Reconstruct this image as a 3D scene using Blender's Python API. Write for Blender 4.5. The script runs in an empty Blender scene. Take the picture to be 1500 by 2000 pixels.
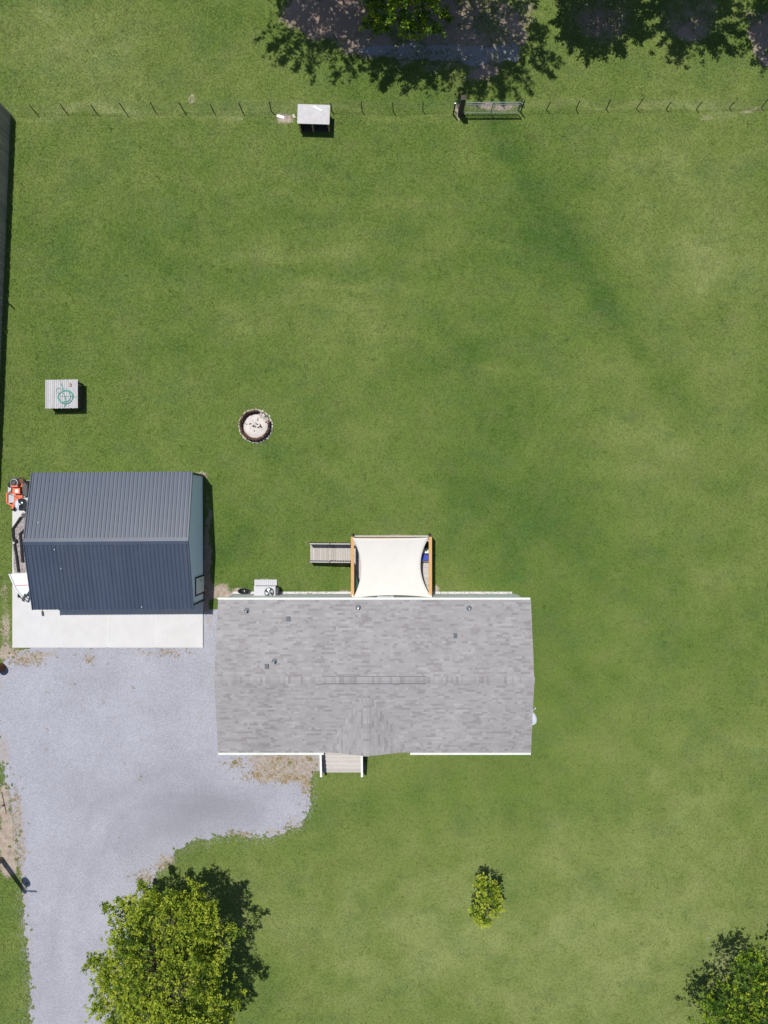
import bpy, math, random
import numpy as np
from mathutils import Vector, Matrix
from mathutils.geometry import delaunay_2d_cdt

# ------------------------------------------------------------------ camera, sky, sun, exposure
SC = bpy.context.scene
COL = SC.collection
H = 48.4            # drone height, metres
S = 32.0            # pixels of the 1500 px wide photograph per metre on the ground
cam_d = bpy.data.cameras.new('drone_camera')
cam_d.sensor_fit = 'VERTICAL'
cam_d.angle_y = 2 * math.atan(1000.0 / (S * H))
cam_d.clip_start = 0.5
cam_d.clip_end = 3000
cam = bpy.data.objects.new('drone_camera', cam_d)
cam.location = (0, 0, H)
COL.objects.link(cam)
SC.camera = cam

SUN_EL = 73.5
SUN_H = Vector((-0.585, 0.811))       # horizontal direction towards the sun
world = bpy.data.worlds.new('World')
SC.world = world
world.use_nodes = True
wn = world.node_tree
sky = wn.nodes.new('ShaderNodeTexSky')
sky.sky_type = 'NISHITA'
sky.sun_disc = False
sky.sun_elevation = math.radians(SUN_EL)
sky.sun_rotation = math.atan2(SUN_H.x, SUN_H.y)
sky.altitude = 50
sky.air_density = 1.0
sky.dust_density = 0.6
sky.ozone_density = 1.2
wn.nodes['Background'].inputs['Strength'].default_value = 0.078
wn.links.new(sky.outputs[0], wn.nodes['Background'].inputs['Color'])

sun_d = bpy.data.lights.new('sun', 'SUN')
sun_d.energy = 4.2
sun_d.angle = math.radians(0.53)
sun_d.color = (1.0, 0.965, 0.91)
sun = bpy.data.objects.new('sun', sun_d)
ce, se = math.cos(math.radians(SUN_EL)), math.sin(math.radians(SUN_EL))
to_sun = Vector((SUN_H.x * ce, SUN_H.y * ce, se)).normalized()
sun.rotation_euler = to_sun.to_track_quat('Z', 'Y').to_euler()
sun.location = (0, 0, 80)
COL.objects.link(sun)

SC.view_settings.view_transform = 'Standard'
SC.view_settings.look = 'None'
SC.view_settings.gamma = 1.0
SC.view_settings.use_curve_mapping = False
SC.view_settings.exposure = 0.15
SC.cycles.max_bounces = 6
SC.cycles.transparent_max_bounces = 4

R = random.Random(7)
rng = np.random.default_rng(11)

def G(px, py, z=0.0):
    """point of the place at height z that the photograph shows at (px, py)"""
    k = (1 - z / H) / S
    return Vector(((px - 750) * k, (1000 - py) * k, z))

# ------------------------------------------------------------------ materials
MATS = {}
def nd(t, kind, **kw):
    n = t.nodes.new(kind)
    for k, v in kw.items():
        if k.startswith('i_'):
            n.inputs[k[2:].replace('_', ' ')].default_value = v
        else:
            setattr(n, k, v)
    return n

def mix(t, a, b, fac, blend='MIX'):
    m = t.nodes.new('ShaderNodeMix')
    m.data_type = 'RGBA'
    m.blend_type = blend
    for sock, v in ((m.inputs[0], fac), (m.inputs[6], a), (m.inputs[7], b)):
        if isinstance(v, (int, float)):
            sock.default_value = v
        elif isinstance(v, (tuple, list)):
            sock.default_value = (*v[:3], 1)
        else:
            t.links.new(v, sock)
    return m.outputs[2]

def ramp(t, fac, stops):
    r = t.nodes.new('ShaderNodeValToRGB')
    while len(r.color_ramp.elements) < len(stops):
        r.color_ramp.elements.new(0.5)
    for e, (p, c) in zip(r.color_ramp.elements, stops):
        e.position = p
        e.color = (*c, 1) if isinstance(c, (tuple, list)) else (c, c, c, 1)
    t.links.new(fac, r.inputs[0])
    return r.outputs[0]

def wpos(t, scale=(1, 1, 1)):
    g = t.nodes.new('ShaderNodeNewGeometry')
    m = t.nodes.new('ShaderNodeMapping')
    m.inputs['Scale'].default_value = scale
    t.links.new(g.outputs['Position'], m.inputs['Vector'])
    return m.outputs[0]

def noise(t, vec, scale, detail=4, rough=0.55):
    n = t.nodes.new('ShaderNodeTexNoise')
    n.inputs['Scale'].default_value = scale
    n.inputs['Detail'].default_value = detail
    n.inputs['Roughness'].default_value = rough
    t.links.new(vec, n.inputs['Vector'])
    return n.outputs['Fac']

def attr(t, name):
    a = t.nodes.new('ShaderNodeAttribute')
    a.attribute_name = name
    return a

def new_mat(name):
    m = bpy.data.materials.new(name)
    m.use_nodes = True
    t = m.node_tree
    MATS[name] = m
    return m, t, t.nodes['Principled BSDF']

def bump(t, b, height, strength, dist=0.02):
    n = t.nodes.new('ShaderNodeBump')
    n.inputs['Strength'].default_value = strength
    n.inputs['Distance'].default_value = dist
    t.links.new(height, n.inputs['Height'])
    t.links.new(n.outputs[0], b.inputs['Normal'])

def mat(name, col, var=0.15, scale=6.0, rough=0.8, metal=0.0, spec=0.4, objvar=0.0,
        stretch=(1, 1, 1), bmp=0.0, bscale=60.0, stain=None, stain_amt=0.35, coat=0.0):
    m, t, b = new_mat(name)
    v = wpos(t, stretch)
    n = noise(t, v, scale, 6, 0.65)
    lo = tuple(c * (1 - var) for c in col)
    hi = tuple(min(0.95, c * (1 + var)) for c in col)
    c = ramp(t, n, [(0.3, lo), (0.7, hi)])
    if stain:
        n2 = noise(t, v, scale * 0.35, 5, 0.7)
        f = ramp(t, n2, [(0.5, 0.0), (0.72, stain_amt)])
        c = mix(t, c, stain, f)
    if objvar:
        oi = t.nodes.new('ShaderNodeObjectInfo')
        f = ramp(t, oi.outputs['Random'], [(0.0, 1 - objvar), (1.0, 1 + 0.0)])
        c = mix(t, c, f, 1.0, 'MULTIPLY')
    t.links.new(c, b.inputs['Base Color'])
    b.inputs['Roughness'].default_value = rough
    b.inputs['Metallic'].default_value = metal
    b.inputs['Specular IOR Level'].default_value = spec
    b.inputs['Coat Weight'].default_value = coat
    if bmp:
        bump(t, b, noise(t, v, bscale, 3), bmp)
    return m

mat('concrete', (0.53, 0.52, 0.515), 0.05, 1.2, 0.9, bmp=0.1, stain=(0.49, 0.47, 0.44), stain_amt=0.4)
mat('roof_metal_panel', (0.047, 0.064, 0.102), 0.10, 1.3, 0.42, metal=0.0, spec=0.62, objvar=0.10, stretch=(2, .4, 1), stain=(0.085, 0.095, 0.115), stain_amt=0.35)
mat('siding_blue', (0.74, 0.81, 0.96), 0.04, 3, 0.6, spec=0.3, objvar=0.04)
mat('trim_black', (0.022, 0.025, 0.03), 0.2, 5, 0.5)
mat('door_grey', (0.72, 0.74, 0.77), 0.04, 4, 0.55)
mat('white_paint', (0.78, 0.79, 0.77), 0.05, 3, 0.5, stain=(0.6, 0.6, 0.55), stain_amt=0.3)
mat('gutter_white', (0.60, 0.655, 0.575), 0.06, 3, 0.4)
mat('vinyl_siding', (0.66, 0.66, 0.64), 0.04, 3, 0.6, objvar=0.04)
mat('skirting', (0.62, 0.62, 0.61), 0.08, 3, 0.8)
mat('glass_dark', (0.03, 0.04, 0.05), 0.1, 3, 0.08, spec=0.8)
mat('wood_grey', (0.45, 0.415, 0.38), 0.16, 5, 0.85, objvar=0.22, stretch=(1, 6, 1), bmp=0.2)
mat('wood_grey_x', (0.50, 0.465, 0.435), 0.16, 5, 0.85, objvar=0.2, stretch=(.5, 8, 1), bmp=0.2)
mat('wood_silver', (0.48, 0.47, 0.47), 0.12, 4, 0.85, objvar=0.2, stretch=(6, 1, 1), bmp=0.2, stain=(0.32, 0.30, 0.29), stain_amt=0.4)
mat('wood_new', (0.55, 0.32, 0.125), 0.12, 3, 0.7, objvar=0.1, stretch=(6, 1, 6), bmp=0.15)
mat('wood_dark', (0.075, 0.062, 0.052), 0.35, 6, 0.9, objvar=0.25, stretch=(4, 4, .6), bmp=0.3)
mat('wood_brown', (0.40, 0.24, 0.12), 0.25, 6, 0.85, objvar=0.2, stretch=(4, 4, 1), bmp=0.2)
mat('fence_grey', (0.36, 0.32, 0.28), 0.25, 5, 0.9, objvar=0.35, stretch=(5, 5, .7), bmp=0.3)
mat('rail_black', (0.018, 0.02, 0.022), 0.2, 6, 0.5)
mat('sail_fabric', (0.60, 0.575, 0.535), 0.025, 2, 0.9, spec=0.15, bmp=0.12, bscale=250)
mat('ac_metal', (0.44, 0.445, 0.475), 0.05, 4, 0.5, stain=(0.45, 0.44, 0.42), stain_amt=0.25)
mat('ac_dark', (0.04, 0.042, 0.046), 0.2, 10, 0.6)
mat('galvanised', (0.42, 0.46, 0.48), 0.12, 6, 0.4, metal=0.6)
mat('gate_tube', (0.22, 0.26, 0.27), 0.15, 6, 0.5, metal=0.3)
mat('wire', (0.20, 0.20, 0.20), 0.2, 9, 0.5, metal=0.6)
mat('post_steel', (0.055, 0.055, 0.05), 0.3, 9, 0.7)
mat('mower_orange', (0.62, 0.10, 0.025), 0.12, 8, 0.35, spec=0.5, stain=(0.3, 0.1, 0.05), stain_amt=0.3)
mat('rubber', (0.02, 0.02, 0.021), 0.2, 20, 0.8)
mat('black_plastic', (0.022, 0.022, 0.024), 0.2, 8, 0.42)
mat('grey_metal', (0.25, 0.255, 0.27), 0.15, 9, 0.45, metal=0.5)
mat('black_enamel', (0.015, 0.016, 0.018), 0.2, 6, 0.12, spec=0.9, coat=1.0)
mat('pipe_black', (0.013, 0.013, 0.014), 0.3, 20, 0.55)
mat('rust', (0.16, 0.065, 0.032), 0.4, 14, 0.9, bmp=0.3, stain=(0.05, 0.025, 0.018), stain_amt=0.7)
mat('char_brick', (0.12, 0.060, 0.040), 0.5, 9, 0.95, objvar=0.5, bmp=0.4, stain=(0.012, 0.011, 0.010), stain_amt=0.95)
mat('pale_stone', (0.50, 0.45, 0.40), 0.2, 8, 0.95, objvar=0.3, bmp=0.4, stain=(0.25, 0.22, 0.19), stain_amt=0.6)
mat('ash', (0.56, 0.52, 0.49), 0.14, 7, 1.0, bmp=0.5, bscale=30, stain=(0.33, 0.29, 0.27), stain_amt=0.6)
mat('charcoal', (0.03, 0.028, 0.027), 0.4, 15, 0.95)
mat('hose_green', (0.045, 0.29, 0.23), 0.12, 6, 0.45)
mat('tin_grey', (0.44, 0.43, 0.44), 0.1, 4, 0.6, stain=(0.34, 0.31, 0.29), stain_amt=0.5, bmp=0.15, bscale=12)
mat('brick_red', (0.30, 0.19, 0.14), 0.2, 12, 0.9)
mat('dish_grey', (0.52, 0.56, 0.62), 0.05, 4, 0.4)
mat('blue_fabric', (0.04, 0.07, 0.36), 0.3, 14, 0.8)
mat('terracotta', (0.36, 0.12, 0.06), 0.2, 9, 0.85)
mat('mat_brown', (0.075, 0.045, 0.03), 0.2, 20, 0.95)
mat('cloth_green', (0.03, 0.11, 0.07), 0.25, 8, 0.9)
mat('trailer_white', (0.58, 0.585, 0.60), 0.04, 2, 0.4)
mat('red_tape', (0.55, 0.12, 0.10), 0.1, 6, 0.6)
mat('vent_lead', (0.085, 0.10, 0.125), 0.2, 8, 0.5)
mat('pole_wood', (0.16, 0.125, 0.095), 0.25, 5, 0.9, stretch=(6, 6, .5), bmp=0.3)
mat('bark', (0.16, 0.125, 0.10), 0.35, 8, 0.95, stretch=(2, 2, .6), bmp=0.6, bscale=25)

def shingle_mat():
    m, t, b = new_mat('asphalt_shingle')
    a = attr(t, 'tint')
    c = ramp(t, a.outputs['Fac'], [(0.0, (0.232, 0.216, 0.217)), (0.18, (0.256, 0.240, 0.241)), (0.4, (0.282, 0.270, 0.273)),
                                   (0.75, (0.304, 0.294, 0.297)), (1.0, (0.338, 0.325, 0.323))])
    v = wpos(t)
    g = noise(t, v, 90, 3, 0.7)
    c = mix(t, c, ramp(t, g, [(0.3, 0.86), (0.7, 1.10)]), 1.0, 'MULTIPLY')
    w = noise(t, v, 0.45, 4, 0.6)
    c = mix(t, c, ramp(t, w, [(0.3, 0.90), (0.7, 1.07)]), 1.0, 'MULTIPLY')
    t.links.new(c, b.inputs['Base Color'])
    b.inputs['Roughness'].default_value = 0.95
    b.inputs['Specular IOR Level'].default_value = 0.2
    bump(t, b, g, 0.4, 0.006)
shingle_mat()

def leaf_mat(name, cols, transl=0.35):
    m, t, b = new_mat(name)
    a = attr(t, 'tint')
    c = ramp(t, a.outputs['Fac'], [(i / (len(cols) - 1), c) for i, c in enumerate(cols)])
    t.links.new(c, b.inputs['Base Color'])
    b.inputs['Roughness'].default_value = 0.55
    b.inputs['Specular IOR Level'].default_value = 0.3
    tr = t.nodes.new('ShaderNodeBsdfTranslucent')
    t.links.new(mix(t, c, (1.25, 1.25, 0.6), 1.0, 'MULTIPLY'), tr.inputs['Color'])
    ms = t.nodes.new('ShaderNodeMixShader')
    ms.inputs[0].default_value = transl
    t.links.new(b.outputs[0], ms.inputs[1])
    t.links.new(tr.outputs[0], ms.inputs[2])
    t.links.new(ms.outputs[0], t.nodes['Material Output'].inputs['Surface'])
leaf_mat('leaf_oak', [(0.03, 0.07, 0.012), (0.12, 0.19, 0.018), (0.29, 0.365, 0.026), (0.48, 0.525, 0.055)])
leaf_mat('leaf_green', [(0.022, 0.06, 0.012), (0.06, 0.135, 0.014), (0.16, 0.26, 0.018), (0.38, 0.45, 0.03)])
leaf_mat('leaf_pot', [(0.02, 0.06, 0.02), (0.05, 0.12, 0.04), (0.10, 0.18, 0.06)])

SOIL_A, SOIL_B = (0.40, 0.335, 0.275), (0.25, 0.195, 0.155)
def litter_mat():
    m, t, b = new_mat('leaf_litter')
    t.links.new(ramp(t, attr(t, 'tone').outputs['Fac'], [(0.0, (0.10, 0.13, 0.03)), (0.3, (0.20, 0.19, 0.06)), (0.6, (0.34, 0.24, 0.11)), (1.0, (0.22, 0.10, 0.045))]), b.inputs['Base Color'])
    b.inputs['Roughness'].default_value = 0.9
litter_mat()
def lawn_mat():
    m, t, b = new_mat('lawn_soil')
    a = attr(t, 'tone').outputs['Fac']
    br = attr(t, 'bare').outputs['Fac']  # bare soil, plus spots laid out along tree shadows
    dk = attr(t, 'mulch').outputs['Fac']
    v = wpos(t)
    f1 = noise(t, v, 14, 5, 0.7)
    f2 = noise(t, v, 3.0, 5, 0.6)
    ad = t.nodes.new('ShaderNodeMath'); ad.operation = 'MULTIPLY_ADD'
    t.links.new(f1, ad.inputs[0]); ad.inputs[1].default_value = 0.7
    t.links.new(a, ad.inputs[2])
    sb = t.nodes.new('ShaderNodeMath'); sb.operation = 'SUBTRACT'
    t.links.new(ad.outputs[0], sb.inputs[0]); sb.inputs[1].default_value = 0.35
    g = ramp(t, sb.outputs[0], [(0.0, (0.062, 0.115, 0.023)), (0.35, (0.105, 0.156, 0.033)),
                                (0.65, (0.141, 0.184, 0.048)), (1.0, (0.206, 0.238, 0.086))])
    g = mix(t, g, (0.140, 0.150, 0.064), ramp(t, noise(t, v, 0.55, 6, 0.68), [(0.46, 0.0), (0.75, 0.38)]))
    g = mix(t, g, (0.062, 0.122, 0.040), ramp(t, noise(t, wpos(t, (1, 1.4, 1)), 0.33, 6, 0.7), [(0.50, 0.0), (0.75, 0.5)]))
    soil = mix(t, SOIL_A, SOIL_B, ramp(t, f2, [(0.35, 0.0), (0.7, 1.0)]))
    soil = mix(t, soil, (0.27, 0.20, 0.16), dk)
    soil = mix(t, soil, ramp(t, noise(t, v, 40, 3, 0.7), [(0.3, 0.75), (0.7, 1.2)]), 1.0, 'MULTIPLY')
    s2 = t.nodes.new('ShaderNodeMath'); s2.operation = 'MULTIPLY_ADD'
    t.links.new(noise(t, v, 8, 6, 0.75), s2.inputs[0]); s2.inputs[1].default_value = 0.9
    t.links.new(br, s2.inputs[2])
    k = ramp(t, s2.outputs[0], [(0.78, 0.0), (1.0, 1.0)])
    t.links.new(mix(t, g, soil, k), b.inputs['Base Color'])
    b.inputs['Roughness'].default_value = 1.0
    b.inputs['Specular IOR Level'].default_value = 0.1
    bump(t, b, f1, 0.4, 0.04)
lawn_mat()

def blade_mat():
    m, t, b = new_mat('grass_blade')
    a = attr(t, 'tone').outputs['Fac']
    g = ramp(t, a, [(0.0, (0.080, 0.148, 0.028)), (0.35, (0.138, 0.203, 0.042)),
                    (0.65, (0.192, 0.245, 0.062)), (1.0, (0.282, 0.326, 0.118))])
    v = wpos(t)
    g = mix(t, g, (0.195, 0.205, 0.088), ramp(t, noise(t, v, 0.55, 6, 0.68), [(0.46, 0.0), (0.75, 0.38)]))
    g = mix(t, g, (0.085, 0.160, 0.054), ramp(t, noise(t, wpos(t, (1, 1.4, 1)), 0.33, 6, 0.7), [(0.50, 0.0), (0.75, 0.5)]))
    t.links.new(g, b.inputs['Base Color'])
    b.inputs['Roughness'].default_value = 0.75
    b.inputs['Specular IOR Level'].default_value = 0.15
    tr = t.nodes.new('ShaderNodeBsdfTranslucent')
    t.links.new(g, tr.inputs['Color'])
    ms = t.nodes.new('ShaderNodeMixShader'); ms.inputs[0].default_value = 0.3
    t.links.new(b.outputs[0], ms.inputs[1]); t.links.new(tr.outputs[0], ms.inputs[2])
    t.links.new(ms.outputs[0], t.nodes['Material Output'].inputs['Surface'])
blade_mat()

def gravel_mat(name, base, lo, hi):
    m, t, b = new_mat(name)
    v = wpos(t)
    vo = t.nodes.new('ShaderNodeTexVoronoi')
    vo.inputs['Scale'].default_value = 22
    t.links.new(v, vo.inputs['Vector'])
    bw = t.nodes.new('ShaderNodeRGBToBW')
    t.links.new(vo.outputs['Color'], bw.inputs[0])
    c = ramp(t, bw.outputs[0], [(0.1, tuple(x * lo for x in base)), (0.5, base), (0.9, tuple(x * hi for x in base))])
    w = noise(t, v, 0.35, 5, 0.6)
    c = mix(t, c, ramp(t, w, [(0.3, 0.88), (0.7, 1.08)]), 1.0, 'MULTIPLY')
    dk = attr(t, 'darken').outputs['Fac']
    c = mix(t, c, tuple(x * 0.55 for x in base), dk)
    d = attr(t, 'dirt').outputs['Fac']
    s2 = t.nodes.new('ShaderNodeMath'); s2.operation = 'MULTIPLY_ADD'
    t.links.new(noise(t, v, 7, 6, 0.8), s2.inputs[0]); s2.inputs[1].default_value = 0.9
    t.links.new(d, s2.inputs[2])
    soil = mix(t, (0.37, 0.322, 0.28), (0.25, 0.205, 0.17), ramp(t, noise(t, v, 5, 5, .7), [(0.35, 0.0), (0.65, 1.0)]))
    c = mix(t, c, soil, ramp(t, s2.outputs[0], [(0.72, 0.0), (1.05, 0.9)]))
    t.links.new(c, b.inputs['Base Color'])
    b.inputs['Roughness'].default_value = 0.95
    b.inputs['Specular IOR Level'].default_value = 0.2
    bump(t, b, vo.outputs['Distance'], 0.5, 0.02)
gravel_mat('gravel', (0.318, 0.319, 0.360), 0.83, 1.17)
mat('roof_underlay', (0.27, 0.26, 0.265), 0.1, 4, 0.9)
gravel_mat('gravel_brown', (0.30, 0.265, 0.26), 0.5, 1.5)

# ------------------------------------------------------------------ mesh helpers
def org_of(o):
    v = Vector((0, 0, 0))
    while o is not None:
        v += o.location
        o = o.parent
    return v

def tag(o, label=None, cat=None, group=None, kind=None):
    if label: o['label'] = label
    if cat: o['category'] = cat
    if group: o['group'] = group
    if kind: o['kind'] = kind
    return o

def thing(name, loc, label, cat, group=None):
    o = bpy.data.objects.new(name, None)
    o.empty_display_size = 0.3
    o.location = loc
    COL.objects.link(o)
    return tag(o, label, cat, group)

class MB:
    def __init__(s):
        s.v, s.f, s.t = [], [], []
    def add(s, vs, fs, tint=0.5):
        n = len(s.v)
        s.v += [tuple(p) for p in vs]
        s.f += [tuple(i + n for i in f) for f in fs]
        s.t += [tint] * len(fs)
        return s
    def hexa(s, p):          # eight corners: bottom four, top four
        return s.add(p, [(3, 2, 1, 0), (4, 5, 6, 7), (0, 1, 5, 4), (1, 2, 6, 5), (2, 3, 7, 6), (3, 0, 4, 7)])
    def box(s, c, d, M=None, rz=0.0):
        x, y, z = d[0] / 2, d[1] / 2, d[2] / 2
        p = [Vector(q) for q in ((-x, -y, -z), (x, -y, -z), (x, y, -z), (-x, y, -z), (-x, -y, z), (x, -y, z), (x, y, z), (-x, y, z))]
        if M is None: M = Matrix.Rotation(rz, 3, 'Z')
        c = Vector(c)
        return s.hexa([M @ q + c for q in p])
    def bar(s, a, b, w, h=None, up=(0, 0, 1)):
        a, b = Vector(a), Vector(b)
        h = w if h is None else h
        d = (b - a).normalized()
        up = Vector(up)
        if abs(d.dot(up)) > 0.98: up = Vector((0, 1, 0))
        r = d.cross(up).normalized() * w / 2
        u = r.cross(d).normalized() * h / 2
        return s.hexa([a - r - u, a + r - u, b + r - u, b - r - u, a - r + u, a + r + u, b + r + u, b - r + u])
    def tube(s, pts, rad, seg=8, cap=True):
        pts = [Vector(p) for p in pts]
        if not isinstance(rad, (list, tuple)): rad = [rad] * len(pts)
        vs, fs = [], []
        ref = None
        for i, p in enumerate(pts):
            d = (pts[min(i + 1, len(pts) - 1)] - pts[max(i - 1, 0)]).normalized()
            if ref is None:
                ref = Vector((0, 0, 1)) if abs(d.z) < 0.9 else Vector((1, 0, 0))
            r = d.cross(ref).normalized(); u = r.cross(d).normalized()
            ref = u
            for k in range(seg):
                a = 2 * math.pi * k / seg
                vs.append(p + (r * math.cos(a) + u * math.sin(a)) * rad[i])
        for i in range(len(pts) - 1):
            for k in range(seg):
                k2 = (k + 1) % seg
                fs.append((i * seg + k, i * seg + k2, (i + 1) * seg + k2, (i + 1) * seg + k))
        if cap:
            fs.append(tuple(range(seg))[::-1])
            fs.append(tuple((len(pts) - 1) * seg + k for k in range(seg)))
        return s.add(vs, fs)
    def lathe(s, prof, c=(0, 0, 0), seg=24, sx=1.0, sy=1.0, M=None):
        c = Vector(c)
        vs, fs = [], []
        for r, z in prof:
            for k in range(seg):
                a = 2 * math.pi * k / seg
                p = Vector((r * math.cos(a) * sx, r * math.sin(a) * sy, z))
                vs.append((M @ p if M else p) + c)
        for i in range(len(prof) - 1):
            for k in range(seg):
                k2 = (k + 1) % seg
                fs.append((i * seg + k, i * seg + k2, (i + 1) * seg + k2, (i + 1) * seg + k))
        if prof[0][0] > 1e-4: fs.append(tuple(range(seg))[::-1])
        if prof[-1][0] > 1e-4: fs.append(tuple((len(prof) - 1) * seg + k for k in range(seg)))
        return s.add(vs, fs)
    def prism(s, poly, z0, z1):
        n = len(poly)
        vs = [(p[0], p[1], z0) for p in poly] + [(p[0], p[1], z1) for p in poly]
        fs = [tuple(range(n))[::-1], tuple(range(n, 2 * n))] + [(i, (i + 1) % n, n + (i + 1) % n, n + i) for i in range(n)]
        return s.add(vs, fs)
    def mesh(s, name, m, org=Vector((0, 0, 0)), smooth=False, tint=False):
        me = bpy.data.meshes.new(name)
        me.from_pydata([(p[0] - org.x, p[1] - org.y, p[2] - org.z) for p in s.v], [], s.f)
        if m: me.materials.append(MATS[m])
        if smooth:
            me.polygons.foreach_set('use_smooth', [True] * len(me.polygons))
        if tint:
            a = me.attributes.new('tint', 'FLOAT', 'FACE')
            a.data.foreach_set('value', s.t)
        me.update()
        return me
    def build(s, name, m, parent=None, smooth=False, tint=False):
        org = org_of(parent) if parent else Vector((0, 0, 0))
        o = bpy.data.objects.new(name, s.mesh(name, m, org, smooth, tint))
        COL.objects.link(o)
        if parent: o.parent = parent
        return o

def inst(name, me, parent, loc, rot=(0, 0, 0), scale=(1, 1, 1)):
    o = bpy.data.objects.new(name, me)
    COL.objects.link(o)
    o.location = Vector(loc) - org_of(parent)
    o.rotation_euler = rot
    o.scale = scale
    o.parent = parent
    return o

def B(name, m, parent, c, d, rz=0.0):
    return MB().box(c, d, rz=rz).build(name, m, parent)

def mesh_np(name, verts, faces, m, attrs=None, parent=None, domain='FACE', smooth=False):
    """fast mesh from arrays: faces is (n, 3) or (n, 4)"""
    me = bpy.data.meshes.new(name)
    verts = np.asarray(verts, dtype=np.float32)
    if parent: verts = verts - np.array(org_of(parent), dtype=np.float32)
    faces = np.asarray(faces, dtype=np.int32)
    n, k = faces.shape
    me.vertices.add(len(verts)); me.vertices.foreach_set('co', verts.ravel())
    me.loops.add(n * k); me.loops.foreach_set('vertex_index', faces.ravel())
    me.polygons.add(n)
    me.polygons.foreach_set('loop_start', np.arange(0, n * k, k, dtype=np.int32))
    me.polygons.foreach_set('loop_total', np.full(n, k, dtype=np.int32))
    if smooth: me.polygons.foreach_set('use_smooth', np.ones(n, dtype=bool))
    me.materials.append(MATS[m])
    me.update(calc_edges=True)
    for a, vals in (attrs or {}).items():
        at = me.attributes.new(a, 'FLOAT', domain)
        at.data.foreach_set('value', np.asarray(vals, dtype=np.float32))
    o = bpy.data.objects.new(name, me)
    COL.objects.link(o)
    if parent: o.parent = parent
    return o

# ------------------------------------------------------------------ ground: tone maps
_lat = np.random.default_rng(5).random((256, 256))
def vnoise(x, y):
    xi, yi = np.floor(x).astype(int), np.floor(y).astype(int)
    fx, fy = x - xi, y - yi
    fx, fy = fx * fx * (3 - 2 * fx), fy * fy * (3 - 2 * fy)
    a, b = _lat[xi % 256, yi % 256], _lat[(xi + 1) % 256, yi % 256]
    c, d = _lat[xi % 256, (yi + 1) % 256], _lat[(xi + 1) % 256, (yi + 1) % 256]
    return (a * (1 - fx) + b * fx) * (1 - fy) + (c * (1 - fx) + d * fx) * fy
def fbm(x, y, s, o=4):
    r, a, t = 0, 1.0, 0
    for i in range(o):
        r = r + a * vnoise(x * s + 17 * i, y * s + 31 * i); t += a
        s *= 2.03; a *= 0.55
    return r / t
def blobs(px, py, L):
    r = np.zeros_like(px)
    for cx, cy, rx, ry, a in L:
        r += a * np.exp(-(((px - cx) / rx) ** 2 + ((py - cy) / ry) ** 2))
    return r
TONE = [(130, 90, 220, 110, .18), (430, 140, 150, 60, .10), (820, 300, 150, 90, .10), (650, 620, 260, 70, .16), (620, 480, 200, 45, .08),
        (1380, 480, 190, 330, .20), (1220, 380, 110, 130, .10), (1320, 900, 200, 280, .14), (1050, 1930, 560, 260, .30), (700, 1830, 220, 160, .18),
        (1320, 1620, 260, 240, .16), (720, 551, 110, 9, .22), (970, 715, 55, 7, .25), (120, 590, 90, 12, .15), (1250, 150, 300, 90, .08),
        (25, 1880, 40, 200, .10), (60, 240, 60, 20, .12), (200, 216, 300, 11, .30), (1250, 211, 300, 11, .34), (700, 219, 380, 8, .22), (640, 402, 330, 8, .12), (560, 488, 300, 9, .16), (600, 436, 260, 12, -.12), (560, 520, 300, 14, -.13), (1000, 486, 60, 6, .16), (560, 355, 260, 9, .10), (420, 380, 200, 10, -.08), (700, 590, 260, 10, .10), (560, 160, 90, 40, .14),
        (1000, 300, 60, 100, -.22), (1080, 440, 75, 95, -.26), (1180, 560, 60, 80, -.24), (1290, 730, 60, 110, -.20), (940, 850, 150, 260, -.17),
        (300, 500, 240, 170, -.13), (600, 390, 150, 80, -.10), (450, 1040, 90, 130, -.20), (620, 1120, 80, 40, -.18), (1100, 1180, 100, 260, -.12),
        (740, 1560, 120, 50, -.18), (240, 660, 190, 110, -.12), (860, 620, 80, 160, -.12), (350, 270, 130, 40, -.10), (1010, 600, 70, 160, -.10),
        (500, 1650, 120, 30, -.10), (1250, 1080, 120, 90, -.06)]
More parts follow.
